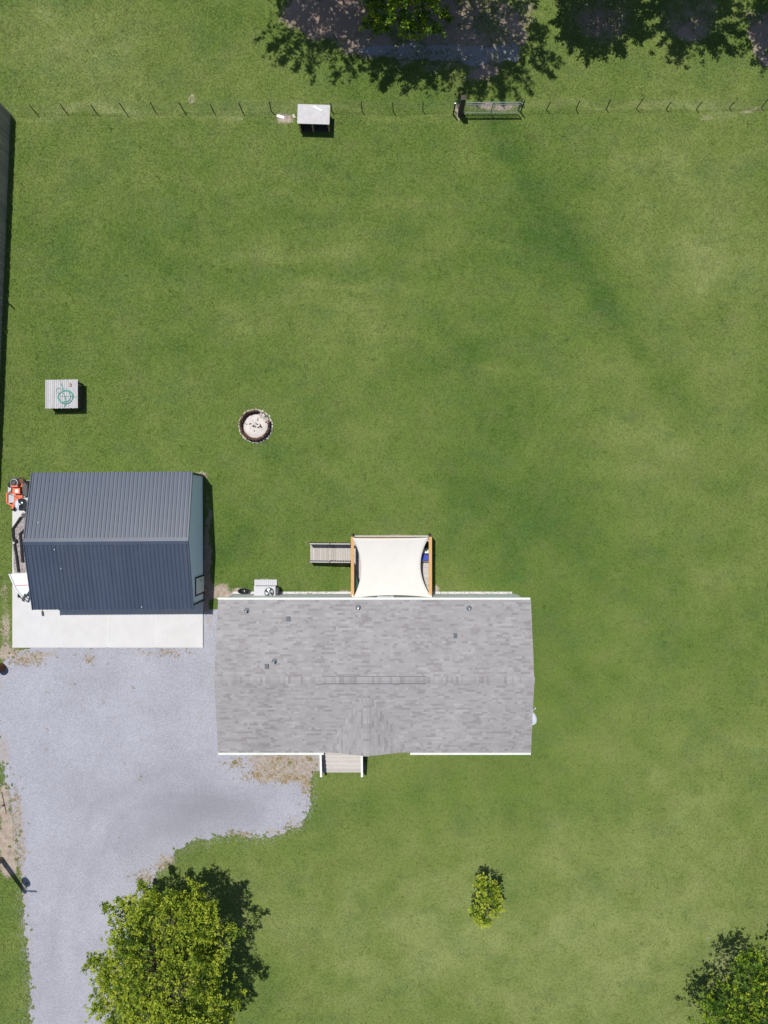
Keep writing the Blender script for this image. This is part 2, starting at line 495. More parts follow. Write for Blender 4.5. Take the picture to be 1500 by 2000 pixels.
BARE_SHADE = [(375, 198, 12, 7, .6), (470, 236, 10, 8, .55), (556, 230, 17, 8, .9), (600, 325, 5, 9, .4), (820, 241, 3, 8, .5), (1380, 232, 26, 9, .5),
        (1470, 216, 45, 6, .55), (1300, 212, 60, 4, .3), (1211, 440, 6, 6, .5), (751, 916, 4, 4, .55), (130, 215, 60, 5, .3), (800, 215, 90, 5, .22), (300, 225, 120, 6, .28),
        (560, 1164, 150, 6, 1.0), (432, 1152, 16, 16, 1.0), (470, 1158, 18, 10, .8), (515, 1133, 20, 6, .7), (676, 1158, 14, 10, .6), (852, 1152, 9, 15, .9), (930, 1167, 90, 4, .8),
        (405, 1060, 8, 130, .7), (404, 1150, 9, 60, .8), (393, 928, 12, 8, .8), (602, 1060, 6, 6, .7), (670, 1107, 10, 4, .6), (640, 1100, 40, 5, .3), (764, 1047, 80, 4, .5),
        (800, 20, 220, 50, .75), (640, 20, 55, 40, .55), (900, 90, 120, 30, .6), (740, 100, 45, 18, .45), (1010, 50, 30, 50, .35), (1170, 15, 80, 60, .42), (1350, 15, 78, 52, .40),
        (1485, 60, 30, 50, .7), (1495, 120, 15, 10, .9), (580, 10, 30, 20, .6), (940, 150, 25, 20, .5), (970, 208, 55, 9, .75), (893, 215, 7, 22, .9),
        (790, 132, 26, 18, .45), (860, 130, 40, 14, .35), (945, 140, 36, 28, .5), (630, 50, 50, 28, .35), (700, 75, 40, 30, .45), (1170, 60, 70, 34, .28), (1350, 55, 66, 28, .26), (1485, 85, 28, 30, .4), (475, 1800, 42, 95, .36), (400, 1730, 70, 40, .3), (1450, 1860, 60, 40, .34), (1400, 1930, 45, 60, .40), (953, 1785, 14, 18, .45), (950, 1715, 28, 16, .34),  # soil spots here follow the tree shadows, browning the shaded ground
        (5, 1380, 16, 30, .9), (10, 1560, 16, 40, .75), (14, 1640, 20, 45, 1.0), (20, 1690, 16, 25, .8), (48, 1800, 8, 20, .6), (12, 1230, 14, 50, .6), (30, 1280, 40, 14, .9), (10, 1150, 12, 30, .45),
        (630, 1490, 10, 30, .8), (715, 1500, 8, 12, .6), (205, 1965, 18, 60, .6), (18, 930, 10, 8, .45), (325, 1680, 18, 14, .7), (500, 832, 36, 34, .5),
        (430, 240, 14, 5, .3), (1360, 60, 40, 20, .2), (120, 595, 70, 6, .22), (60, 200, 30, 6, .2), (1420, 690, 14, 8, .35), (1465, 825, 7, 5, .4), (925, 1615, 5, 4, .45), (1380, 1835, 8, 6, .45)]
MULCH = [(800, 20, 260, 90, 1.0), (1170, 20, 90, 80, 1.0), (1350, 25, 80, 70, .9), (1485, 60, 40, 60, .9), (405, 1060, 12, 150, 1.0), (470, 1790, 90, 120, .8), (1430, 1910, 110, 110, .8), (945, 140, 60, 40, .6), (630, 50, 90, 50, .6)]  # brown soil tint, in places following the tree shadows
def tone_of(x, y):
    px, py = 750 + x * S, 1000 - y * S
    wx, wy = px + 40 * (fbm(x, y, .25) - .5) * 2, py + 40 * (fbm(x + 50, y + 9, .25) - .5) * 2
    t = 0.44 + blobs(wx, wy, TONE) + 0.55 * (fbm(x, y, .12, 5) - .5) + 0.42 * (fbm(x + 7, y, .8, 4) - .5)
    t = t + 0.13 * (fbm(x * .14 + 3, y * 1.0, .5, 3) - .5) + 0.30 * (fbm(x * 1.0 + 90, y * 1.1 + 4, .42, 5) - .5)
    # darker swale running down to the right
    for (ax_, ay_), (bx_, by_), w_, am in (((930, 220), (1100, 470), 30, -.17), ((1100, 470), (1340, 800), 34, -.19), ((1340, 800), (1420, 960), 30, -.08)):
        ux, uy = bx_ - ax_, by_ - ay_
        f_ = np.clip(((wx - ax_) * ux + (wy - ay_) * uy) / (ux * ux + uy * uy), 0, 1)
        d2 = (wx - ax_ - f_ * ux) ** 2 + (wy - ay_ - f_ * uy) ** 2
        t = t + am * np.exp(-d2 / w_ ** 2)
    return t
def bare_shade_of(x, y):
    px, py = 750 + x * S, 1000 - y * S
    am = np.where(py < 190, 30, 9)
    return np.clip(blobs(px + am * (fbm(x, y, 1.1, 5) - .5) * 2, py + am * (fbm(x + 30, y, 1.1, 5) - .5) * 2, BARE_SHADE), 0, 1.1)

GRAVEL_PX = [(-40, 1300), (0, 1310), (20, 1284), (60, 1262), (398, 1262), (398, 1195), (412, 1190), (470, 1190), (470, 1462), (627, 1462), (627, 1500),
             (612, 1518), (606, 1545), (605, 1570), (596, 1600), (590, 1615), (560, 1628), (530, 1632), (480, 1633), (440, 1632), (410, 1637),
             (380, 1645), (358, 1655), (340, 1668), (325, 1688), (300, 1705), (290, 1730), (268, 1775), (255, 1830), (245, 1900), (222, 1955),
             (200, 2080), (62, 2080), (58, 1960), (54, 1860), (46, 1800), (42, 1740), (38, 1700), (34, 1650), (28, 1600), (18, 1560), (8, 1510), (-10, 1460),
             (-15, 1400), (-40, 1380)]
def ragged(poly, step=0.12, amp=0.09, skip=()):
    out = []
    n = len(poly)
    for i in range(n):
        a, b = poly[i], poly[(i + 1) % n]
        d = (b - a).length
        k = max(1, int(d / step))
        for j in range(k):
            p = a.lerp(b, j / k)
            if i not in skip and d > 0:
                e = (b - a).normalized()
                off = (float(fbm(np.array([p.x]), np.array([p.y]), 1.6, 4)[0]) - .5) * 4 * amp + R.uniform(-.5, .5) * amp
                p = p + Vector((-e.y, e.x, 0)) * off
            out.append(p)
    return out
GRAVEL = ragged([G(*p) for p in GRAVEL_PX], .10, .15, skip=(3, 4, 5, 6, 7, 8, 9))
def inside(x, y, poly):
    x, y = np.asarray(x), np.asarray(y)
    r = np.zeros(x.shape, dtype=bool)
    n = len(poly)
    for i in range(n):
        x1, y1 = poly[i][0], poly[i][1]
        x2, y2 = poly[(i + 1) % n][0], poly[(i + 1) % n][1]
        if y1 == y2: continue
        c = ((y1 > y) != (y2 > y)) & (x < (x2 - x1) * (y - y1) / (y2 - y1) + x1)
        r ^= c
    return r

# ---- the lawn sheet, fine where the picture looks, out to the horizon
xs = np.concatenate([[-900, -300, -100, -50], np.arange(-27, 27.01, .2), [50, 100, 300, 900]])
ys = np.concatenate([[-900, -300, -100, -55], np.arange(-36, 36.01, .2), [55, 100, 300, 900]])
gx, gy = np.meshgrid(xs, ys)
fx_, fy_ = gx.ravel(), gy.ravel()
nx = len(xs)
idx = np.arange(nx * len(ys)).reshape(len(ys), nx)
quads = np.stack([idx[:-1, :-1], idx[:-1, 1:], idx[1:, 1:], idx[1:, :-1]], -1).reshape(-1, 4)
lz = np.zeros_like(fx_)
px_, py_ = 750 + fx_ * S, 1000 - fy_ * S
lawn = mesh_np('lawn', np.stack([fx_, fy_, lz], 1), quads, 'lawn_soil',
               {'tone': np.clip(tone_of(fx_, fy_), 0, 1), 'bare': bare_shade_of(fx_, fy_), 'mulch': np.clip(blobs(px_, py_, MULCH), 0, 1)}, domain='POINT')
tag(lawn, 'mown green lawn with paler dry patches and bare soil', 'lawn', kind='structure')

# ---- gravel drive
def sheet(name, outline, z, m, attrs_fn, step=0.22):
    b2 = [Vector((p[0], p[1])) for p in outline]
    n = len(b2)
    x0, x1 = min(p.x for p in b2), max(p.x for p in b2)
    y0, y1 = min(p.y for p in b2), max(p.y for p in b2)
    ax, ay = np.meshgrid(np.arange(x0, x1, step), np.arange(y0, y1, step))
    ax, ay = ax.ravel(), ay.ravel()
    k = inside(ax, ay, outline)
    pts = b2 + [Vector((a, b)) for a, b in zip(ax[k], ay[k])]
    v, e, f, *_ = delaunay_2d_cdt(pts, [(i, (i + 1) % n) for i in range(n)], [], 1, 1e-4)
    va = np.array([(p.x, p.y, z) for p in v])
    fa = np.array([t for t in f if len(t) == 3])
    a, b, c = va[fa[:, 0]], va[fa[:, 1]], va[fa[:, 2]]
    flip = ((b[:, 0] - a[:, 0]) * (c[:, 1] - a[:, 1]) - (b[:, 1] - a[:, 1]) * (c[:, 0] - a[:, 0])) < 0
    fa[flip] = fa[flip][:, ::-1]
    return mesh_np(name, va, fa, m, attrs_fn(va[:, 0], va[:, 1]), domain='POINT')
G_DIRT = [(552, 1488, 62, 22, 1.0), (520, 1515, 22, 12, .8), (600, 1500, 25, 22, .9), (460, 1490, 12, 12, .35), (545, 1520, 50, 8, .45), (600, 1530, 16, 30, .45), (580, 1600, 16, 14, .4), (540, 1625, 40, 6, .5),
          (470, 1628, 30, 6, .4), (60, 1288, 45, 15, .55), (90, 1275, 50, 8, .4), (175, 1285, 14, 16, .38), (330, 1276, 50, 8, .40), (250, 1274, 50, 6, .35), (245, 1305, 8, 7, .35),
          (408, 1210, 8, 40, .5), (330, 1690, 22, 22, .7), (285, 1718, 26, 22, .5), (235, 1780, 14, 30, .4), (40, 1650, 14, 60, .5), (30, 1580, 16, 40, .5), (44, 1740, 10, 40, .5), (8, 1470, 18, 50, .5),
          (90, 1380, 12, 20, .22), (118, 1415, 6, 5, .4), (95, 1640, 8, 30, .2), (430, 1300, 6, 100, .25), (0, 1340, 14, 20, .4), (205, 1960, 12, 60, .5), (60, 1830, 8, 60, .4)]
G_DARKEN = [(400, 1578, 95, 38, .50), (330, 1620, 70, 25, .34), (250, 1640, 60, 40, .14), (180, 1570, 100, 30, .16), (360, 1560, 180, 70, .20), (300, 1340, 80, 40, .06), (120, 1860, 30, 160, .08)]  # patches where the gravel is darker
def gravel_attrs(x, y):
    px, py = 750 + x * S, 1000 - y * S
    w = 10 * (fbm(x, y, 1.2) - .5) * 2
    darken = blobs(px + w, py - w, G_DARKEN)
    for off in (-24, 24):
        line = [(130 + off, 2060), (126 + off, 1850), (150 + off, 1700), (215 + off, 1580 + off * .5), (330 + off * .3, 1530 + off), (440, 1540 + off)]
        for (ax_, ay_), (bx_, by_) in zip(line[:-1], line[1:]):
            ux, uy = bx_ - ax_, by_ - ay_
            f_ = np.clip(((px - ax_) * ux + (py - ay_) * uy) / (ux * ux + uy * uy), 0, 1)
            darken = np.maximum(darken, .13 * np.exp(-((px + w - ax_ - f_ * ux) ** 2 + (py + w - ay_ - f_ * uy) ** 2) / 9 ** 2) + darken * .9)
    return {'dirt': np.clip(blobs(px + w, py + w, G_DIRT), 0, 1), 'darken': np.clip(darken, 0, 1)}
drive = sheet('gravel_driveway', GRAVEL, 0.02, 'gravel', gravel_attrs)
tag(drive, 'pale grey gravel driveway widening beside the house', 'driveway', kind='structure')

# ---- concrete pad under and around the garage (four slabs with joints)
PADX0, PADX1 = G(25, 0).x, G(397.5, 0).x
PADY0, PADY1 = G(0, 1265).y, G(0, 938).y
pad = thing('concrete_pad', ((PADX0 + PADX1) / 2, (PADY0 + PADY1) / 2, 0), 'white concrete pad in front of and beside the metal garage', 'pavement')
pad['kind'] = 'structure'
jx = [PADX0, G(116, 0).x, G(211, 0).x, G(305, 0).x, PADX1]
jy = [PADY0, G(0, 1143).y, PADY1]
for i in range(4):
    for j in range(2):
        a, b, c, d = jx[i] + .008, jx[i + 1] - .008, jy[j] + .008, jy[j + 1] - .008
        MB().hexa([(a, c, -.05), (b, c, -.05), (b, d, -.05), (a, d, -.05), (a + .01, c + .01, .10), (b - .01, c + .01, .10), (b - .01, d - .01, .10), (a + .01, d - .01, .10)]).build('slab', 'concrete', pad)
B('joint_filler', 'skirting', pad, ((PADX0 + PADX1) / 2, (PADY0 + PADY1) / 2, .03), (PADX1 - PADX0 - .1, PADY1 - PADY0 - .1, .12))

# ---- brown gravel bed on the garage's left side
bed = ragged([G(*p) for p in ((36, 1013), (52, 1000), (110, 1000), (110, 1121), (30, 1119), (25, 1050), (27, 1030))], .1, .02)
tag(sheet('gravel_bed', bed, 0.125, 'gravel_brown', lambda x, y: {'dirt': 0 * x, 'darken': 0 * x}), 'brown stone gravel beside the garage wall', 'gravel', kind='stuff')

# ------------------------------------------------------------------ house
EZ, RZ = 3.1, 4.12
kx = (1 - EZ / H) / S
HX0, HX1 = (426 - 750) * kx, (1037 - 750) * kx
HYN, HYS = (1000 - 1172) * kx, (1000 - 1470) * kx
HYM = (HYN + HYS) / 2
HALF = (HYN - HYS) / 2
GX = G(716, 1440, 3.6).x
GW = 2.48
GZ = 3.99
house = thing('house', ((HX0 + HX1) / 2, HYM, 0), 'single storey house with grey shingle roof and small front gable', 'house')
WX0, WX1, WYN, WYS = HX0 + .32, HX1 - .32, HYN + .02, HYS + .12
def lap_wall(a, b, z0, z1, step, m, parent, out, name='siding_board', top=None):
    """clapboards between a and b (xy), lowest first; out = outward normal"""
    a, b, out = Vector((*a, 0)), Vector((*b, 0)), Vector((*out, 0))
    n = max(1, round((z1 - z0) / step))
    st = (z1 - z0) / n
    for i in range(n):
        za, zb = z0 + i * st, z0 + (i + 1) * st
        a2, b2 = a.copy(), b.copy()
        if top:
            a2, b2 = top(za + st)
            a2, b2 = Vector((*a2, 0)), Vector((*b2, 0))
        q = MB()
        o0, o1 = out * .022, out * .006
        q.hexa([a2 - out * .05 + Vector((0, 0, za)), b2 - out * .05 + Vector((0, 0, za)), b2 + o0 + Vector((0, 0, za)), a2 + o0 + Vector((0, 0, za)),
                a2 - out * .05 + Vector((0, 0, zb - .001)), b2 - out * .05 + Vector((0, 0, zb - .001)), b2 + o1 + Vector((0, 0, zb - .001)), a2 + o1 + Vector((0, 0, zb - .001))])
        q.build(name, m, parent)
wall = MB().box(((WX0 + WX1) / 2, (WYN + WYS) / 2, 1.5), (WX1 - WX0 - .14, WYN - WYS - .14, 3.0)).build('wall', 'vinyl_siding', house)
MB().bar((WX0 - .1, WYN + .085, .012), (G(1000, 0).x, WYN + .085, .012), .13, .03).build('footing', 'concrete', house)
sk = MB().box(((WX0 + WX1) / 2, (WYN + WYS) / 2, .35), (WX1 - WX0 + .03, WYN - WYS + .03, .8)).build('skirting', 'skirting', house)
lap_wall((WX0, WYN), (WX1, WYN), .76, 3.03, .28, 'vinyl_siding', wall, (0, 1))
lap_wall((WX0, WYS), (WX1, WYS), .76, 3.03, .28, 'vinyl_siding', wall, (0, -1))
for X, s in ((WX0, -1), (WX1, 1)):
    def tp(z, X=X):
        f = max(0.0, (z - 3.03) / (RZ - .06 - 3.03))
        h = (WYN - WYS) / 2 * (1 - min(f, .97))
        return (X, HYM - h), (X, HYM + h)
    lap_wall((X, WYS), (X, WYN), .76, 3.95, .28, 'vinyl_siding', wall, (s, 0), top=tp)
def window(cx, cy, cz, w, h, axis, out, parent):
    f = MB()
    if axis == 'x':
        f.box((cx, cy + out * .03, cz), (w, .09, h))
    else:
        f.box((cx + out * .03, cy, cz), (.09, w, h))
    o = f.build('window', 'white_paint', parent)
    for k in (-1, 1):
        p = MB()
        if axis == 'x': p.box((cx, cy + out * .07, cz + k * h * .235), (w - .12, .02, h * .42))
        else: p.box((cx + out * .07, cy, cz + k * h * .235), (.02, w - .12, h * .42))
        p.build('pane', 'glass_dark', o)
for cx in (-8.0, -5.5, 3.4, 6.3): window(cx, WYS, 2.05, 1.1, 1.3, 'x', -1, house)
window(WX1, HYM + 1.5, 2.05, .9, 1.2, 'y', 1, house); window(WX0, HYM - 1.2, 2.05, .9, 1.2, 'y', -1, house)
for (cx, cy, s) in ((.1, WYN, 1), (GX - 1.2, WYS, -1)):
    d = MB().box((cx, cy + s * .03, 1.85), (.98, .1, 2.1)).build('door', 'white_paint', house)
    MB().box((cx + .36, cy + s * .11, 1.8), (.05, .06, .05)).build('handle', 'grey_metal', d)

# roof deck boards under the shingles
slope = math.atan2(RZ - EZ, HALF)
SL = math.hypot(RZ - EZ, HALF)
rb = MB()
T = .06
yN, yS = HYN, HYS
rb.add([(HX0, yN, EZ - .02), (HX1, yN, EZ - .02), (HX1, HYM, RZ - .02), (HX0, HYM, RZ - .02), (HX0, yS, EZ - .02), (HX1, yS, EZ - .02),
        (HX0, yN, EZ - .14), (HX1, yN, EZ - .14), (HX1, HYM, RZ - .14), (HX0, HYM, RZ - .14), (HX0, yS, EZ - .14), (HX1, yS, EZ - .14)],
       [(1, 0, 3, 2), (3, 4, 5, 2), (6, 7, 8, 9), (10, 9, 8, 11), (0, 1, 7, 6), (5, 4, 10, 11), (0, 6, 9, 3), (3, 9, 10, 4), (7, 1, 2, 8), (8, 2, 5, 11)])
roof = rb.build('roof', 'roof_underlay', house)
GYF = HYS + .06
gb = MB()
gz0 = EZ - .02
gb.add([(GX - GW, GYF, gz0), (GX, GYF, GZ - .02), (GX + GW, GYF, gz0), (GX - GW, HYM, gz0), (GX, HYM, GZ - .02), (GX + GW, HYM, gz0),
        (GX - GW, GYF, gz0 - .12), (GX, GYF, GZ - .14), (GX + GW, GYF, gz0 - .12)],
       [(0, 1, 4, 3), (1, 2, 5, 4), (6, 7, 1, 0), (7, 8, 2, 1), (0, 3, 6), (2, 8, 5)])
gab = gb.build('gable_roof', 'roof_underlay', house)
gw = MB()
gw.add([(GX - GW + .2, WYS - .01, EZ - .12), (GX + GW - .2, WYS - .01, EZ - .12), (GX, WYS - .01, GZ - .2)], [(0, 1, 2)])
gw.build('gable_wall', 'vinyl_siding', gab)

# shingles, laid course by course
def main_z(y): return RZ - (RZ - EZ) * abs(y - HYM) / HALF
def gable_z(x): return GZ - (GZ - EZ) * abs(x - GX) / GW
SHV = {}
def sh_mesh(w, tint):
    key = (round(w, 2), round(tint, 2))
    if key not in SHV:
        e, th = .15, .012
        q = MB()
        q.add([(-w / 2, 0, 0), (w / 2, 0, 0), (w / 2, e, 0), (-w / 2, e, 0), (-w / 2, 0, th), (w / 2, 0, th), (w / 2, e, .002), (-w / 2, e, .002)],
              [(4, 5, 6, 7), (0, 1, 5, 4), (1, 2, 6, 5), (3, 0, 4, 7)], tint)
        SHV[key] = q.mesh('shingle', 'asphalt_shingle', tint=True)
    return SHV[key]
TINTS = [0.02, .15, .3, .4, .5, .6, .7, .82, .95]
WTS = [.09, .10, .12, .15, .16, .15, .11, .08, .04]
field, n_single = MB(), 0
single_list = []
EXPO = .122
def lay(o, u, v, ulen, vlen, keep, rs):
    """o lower-left corner, u along the course, v up the slope, all unit vectors"""
    n = u.cross(v).normalized()
    M3 = Matrix((u, v, n)).transposed()
    rows = int(math.ceil(vlen / EXPO))
    for r in range(rows):
        a = -rs.uniform(0, .8)
        prev = None
        while a < ulen:
            w = rs.choice([.12, .16, .2, .25, .3, .35, .42, .55])
            ti = rs.choices(TINTS, WTS)[0]
            a0, a1 = max(a, 0), min(a + w, ulen)
            a += w
            if a1 - a0 < .05: continue
            vv = r * EXPO
            c = o + u * ((a0 + a1) / 2) + v * vv
            if not keep(c): continue
            e = min(.15, vlen - vv)
            if e < .05: continue
            lift = rs.uniform(0, .004)
            th = rs.uniform(.008, .016)
            p = [c + u * s * (a1 - a0) / 2 + v * q + n * (h + lift) for q, h in ((0, 0), (e, 0), (0, th), (e, .002)) for s in (-1, 1)]
            single_list.append((a1 - a0, c, M3, ti, p))
rs = random.Random(3)
def keep_main(p):
    return not (p.y < HYM and abs(p.x - GX) < GW and gable_z(p.x) > main_z(p.y) + .10)
def keep_gab(p): return gable_z(p.x) > main_z(p.y) - .10
lay(Vector((HX1, HYN, EZ)), Vector((-1, 0, 0)), Vector((0, -math.cos(slope), math.sin(slope))), HX1 - HX0, SL, keep_main, rs)
lay(Vector((HX0, HYS, EZ)), Vector((1, 0, 0)), Vector((0, math.cos(slope), math.sin(slope))), HX1 - HX0, SL, keep_main, rs)
gs = math.atan2(GZ - EZ, GW); GL = math.hypot(GZ - EZ, GW)
lay(Vector((GX - GW, HYM, EZ)), Vector((0, -1, 0)), Vector((math.cos(gs), 0, math.sin(gs))), HYM - GYF, GL, keep_gab, rs)
lay(Vector((GX + GW, GYF, EZ)), Vector((0, 1, 0)), Vector((-math.cos(gs), 0, math.sin(gs))), HYM - GYF, GL, keep_gab, rs)
order = sorted(range(len(single_list)), key=lambda i: -single_list[i][0] + .0005 * ((i * 7919) % 997))
ones = set(order[:290])
for i, (w, c, M3, ti, p) in enumerate(single_list):
    if i in ones:
        o = inst('shingle', sh_mesh(w, ti), roof, c, M3.to_euler())
    else:
        field.add(p, [(4, 5, 7, 6), (0, 1, 5, 4), (1, 3, 7, 5), (2, 0, 4, 6)], ti)
fo = field.build('shingle_field', 'asphalt_shingle', roof, tint=True)
fo['kind'] = 'stuff'
# ridge caps; over the middle they sit on a raised vent strip
RV0, RV1 = G(628, 0, RZ).x, G(832, 0, RZ).x
vent = MB()
for s in (-1, 1):
    vent.hexa([(RV0, HYM + s * .225, RZ - .06), (RV1, HYM + s * .225, RZ - .06), (RV1, HYM, RZ - .01), (RV0, HYM, RZ - .01),
               (RV0, HYM + s * .225, RZ - .012), (RV1, HYM + s * .225, RZ - .012), (RV1, HYM, RZ + .035), (RV0, HYM, RZ + .035)])
vent.build('ridge_vent', 'vent_lead', roof)
capm = []
for k, ti in enumerate(TINTS):
    q = MB()
    for s in (-1, 1):
        q.add([(0, 0, 0.012), (.15, 0, 0.004), (.15, s * .185, -.036), (0, s * .185, -.028), (0, s * .185, -.042), (0, 0, -.002)],
              [(0, 1, 2, 3) if s < 0 else (3, 2, 1, 0), (0, 3, 4, 5), (3, 2, 4)], ti)
    capm.append(q.mesh('ridge_cap', 'asphalt_shingle', tint=True))
x = HX0
while x < HX1 - .02:
    up = .045 if RV0 - .14 < x < RV1 else .012
    inst('ridge_cap', rs.choices(capm, WTS)[0], roof, (x, HYM, RZ + up))
    x += .142
y = GYF
while y < HYM:
    if GZ > main_z(y) - .01:
        inst('ridge_cap', rs.choices(capm, WTS)[0], gab, (GX, y, GZ + .012), (0, 0, math.pi / 2))
    y += .142
# gutters in lengths
def gutter(x0, x1, y, s):
    q = MB()
    q.bar((x0, y + s * .075, EZ - .075), (x1, y + s * .075, EZ - .075), .12, .10)
    o = q.build('gutter', 'gutter_white', house)
    q2 = MB()
    q2.bar((x0 + .01, y + s * .066, EZ - .022), (x1 - .01, y + s * .066, EZ - .022), .07, .004)
    q2.build('trough', 'skirting', o)
    q3 = MB()
    n = int((x1 - x0) / .75)
    for i in range(n + 1):
        xx = x0 + .03 + (x1 - x0 - .06) * i / max(n, 1)
        q3.box((xx, y + s * .075, EZ - .017), (.03, .115, .008))
    q3.build('hanger', 'gutter_white', o)
gutter(HX0 - .02, HX1 - .03, HYN, 1)
gutter(HX0, GX - GW + .02, HYS, -1)
gutter(GX + GW, HX1, HYS, -1)
for (xx, yy, s) in ((HX0 + .4, HYN, 1), (HX1 - .4, HYN, 1), (HX0 + .4, HYS, -1)):
    MB().bar((xx, yy + s * .02, EZ - .12), (xx, yy + s * .02, .15), .07, .06).build('downspout', 'gutter_white', house)
for X in (HX0 + .04, HX1 - .04):
    for s in (-1, 1):
        MB().bar((X, HYM, RZ - .22), (X, HYM + s * (HALF - .02), EZ - .22), .03, .15).build('fascia', 'white_paint', house)
# plumbing stacks and vents on the roof
def roof_pt(px, py):
    z = 3.6
    for _ in range(6):
        p = G(px, py, z); z = main_z(p.y)
    return G(px, py, z)
for (px, py) in ((482, 1193), (700, 1187), (916, 1188), (536, 1292)):
    p = roof_pt(px, py)
    fl = MB().lathe([(.17, -.03), (.15, .03), (.07, .05), (.065, .16)], p, 14).build('flashing', 'vent_lead', roof)
    MB().lathe([(.05, 0), (.05, .36), (.035, .36), (.035, .2)], p, 12).build('vent_pipe', 'white_paint' if px == 700 else 'galvanised', roof, True)
for (px, py) in ((563, 1208), (889, 1241), (521, 1301)):
    p = roof_pt(px, py)
    o = MB().box(p + Vector((0, 0, .05)), (.17, .24, .12)).build('roof_vent', 'vent_lead', roof)
    MB().box(p + Vector((0, 0, .12)), (.20, .26, .02)).build('vent_hood', 'vent_lead', o)

# ---- front steps with white handrails
fs = thing('front_steps', (GX - .55, HYS - .7, 0), 'grey wooden front steps with white handrails below the gable', 'steps')
SX0, SX1 = G(632, 0).x, G(706, 0).x
B('landing', 'wood_brown', fs, ((SX0 + SX1) / 2, HYS + .35, .72), (SX1 - SX0 + .4, 1.4, .06))
for i in range(5):
    y0 = G(0, 1507).y + i * .30
    for k in range(2):
        B('tread', 'wood_grey_x', fs, ((SX0 + SX1) / 2, y0 + .07 + k * .146, .15 + i * .14), (SX1 - SX0, .138, .035))
    B('riser', 'wood_grey_x', fs, ((SX0 + SX1) / 2, y0 + .285, .06 + i * .14), (SX1 - SX0 - .04, .02, .13))
for X in (SX0 - .06, SX1 + .06):
    ya, yb = HYS + .5, G(0, 1505).y
    MB().bar((X, ya, 1.86), (X, yb, 1.16), .12, .05).build('handrail', 'white_paint', fs)
    MB().bar((X, ya, .82), (X, yb, .12), .05, .2).build('stringer', 'wood_grey', fs)
    for y in (ya, yb + .05):
        f = (ya - y) / (ya - yb)
        MB().bar((X, y, 0), (X, y, 1.84 - .70 * f), .09).build('newel_post', 'white_paint', fs)
    n = 15
    for i in range(1, n):
        y = ya + (yb - ya) * i / n; f = i / n
        MB().bar((X, y, .86 - .7 * f), (X, y, 1.84 - .7 * f), .075).build('baluster', 'rail_black', fs)

# ---- back deck, pergola beams, ramp
BZ = 1.85          # top beams of the sail frame
kz = (1 - BZ / H) / S
DX0, DX1 = (688.5 - 750) * kz, (840.5 - 750) * kz
DY1, DY0 = (1000 - 1051) * kz, WYN + .06
DZ = .50
deck = thing('back_deck', ((DX0 + DX1) / 2, (DY0 + DY1) / 2, 0), 'grey wooden deck with new timber posts and beams behind the house', 'deck')
nb = int((DY1 - DY0) / .145)
for i in range(nb):
    B('deck_board', 'wood_grey_x', deck, ((DX0 + DX1) / 2, DY0 + .07 + i * .145, DZ), (DX1 - DX0 + .06, .138, .035))
B('rim_joist', 'wood_grey', deck, ((DX0 + DX1) / 2, DY1 + .03, DZ - .14), (DX1 - DX0 + .1, .04, .22))
for X in (DX0 - .02, DX1 + .02):
    B('rim_joist', 'wood_grey', deck, (X, (DY0 + DY1) / 2, DZ - .14), (.04, DY1 - DY0, .22))
for X in (DX0, DX1):
    for Y in (DY1, DY0 + .10):
        B('post', 'wood_new', deck, (X, Y, BZ / 2 - .03), (.13, .13, BZ - .06))
    MB().bar((X, DY1 + .08, BZ), (X, DY0 + .01, BZ), .18, .12).build('beam', 'wood_new', deck)
MB().bar((DX0 + .1, DY1 - .03, BZ - .03), (DX1 - .1, DY1 - .03, BZ - .03), .09, .12).build('beam', 'wood_new', deck)
def railing(a, b, z0, z1, parent, mt_rail, mt_bal, n, hh=.92):
    a, b = Vector(a), Vector(b)
    A, Bq = Vector((a.x, a.y, z0)), Vector((b.x, b.y, z1))
    up = Vector((0, 0, hh))
    MB().bar(A + up, Bq + up, .09, .04).build('top_rail', mt_rail, parent)
    MB().bar(A + Vector((0, 0, .1)), Bq + Vector((0, 0, .1)), .04, .08).build('bottom_rail', mt_rail, parent)
    for i in range(n):
        p = A.lerp(Bq, (i + .5) / n)
        MB().bar(p + Vector((0, 0, .1)), p + up, .045).build('baluster', mt_bal, parent)
railing((DX0 + .1, DY1 + .10, 0), (DX1 - .1, DY1 + .10, 0), DZ, DZ, deck, 'wood_grey_x', 'wood_grey', 30)
for X in (DX0 - .04, DX1 + .04):
    B('post_cap', 'rail_black', deck, (X, DY1 + .17, BZ / 2 + .08), (.10, .10, BZ + .10))
railing((DX1 + .04, DY1, 0), (DX1 + .04, DY0 + .2, 0), DZ, DZ, deck, 'wood_grey', 'wood_grey', 22)
RY1, RY0 = G(0, 1061, .5).y, G(0, 1096, .5).y
railing((DX0 - .02, RY0, 0), (DX0 - .02, DY0 + .2, 0), DZ, DZ, deck, 'wood_grey', 'rail_black', 16)

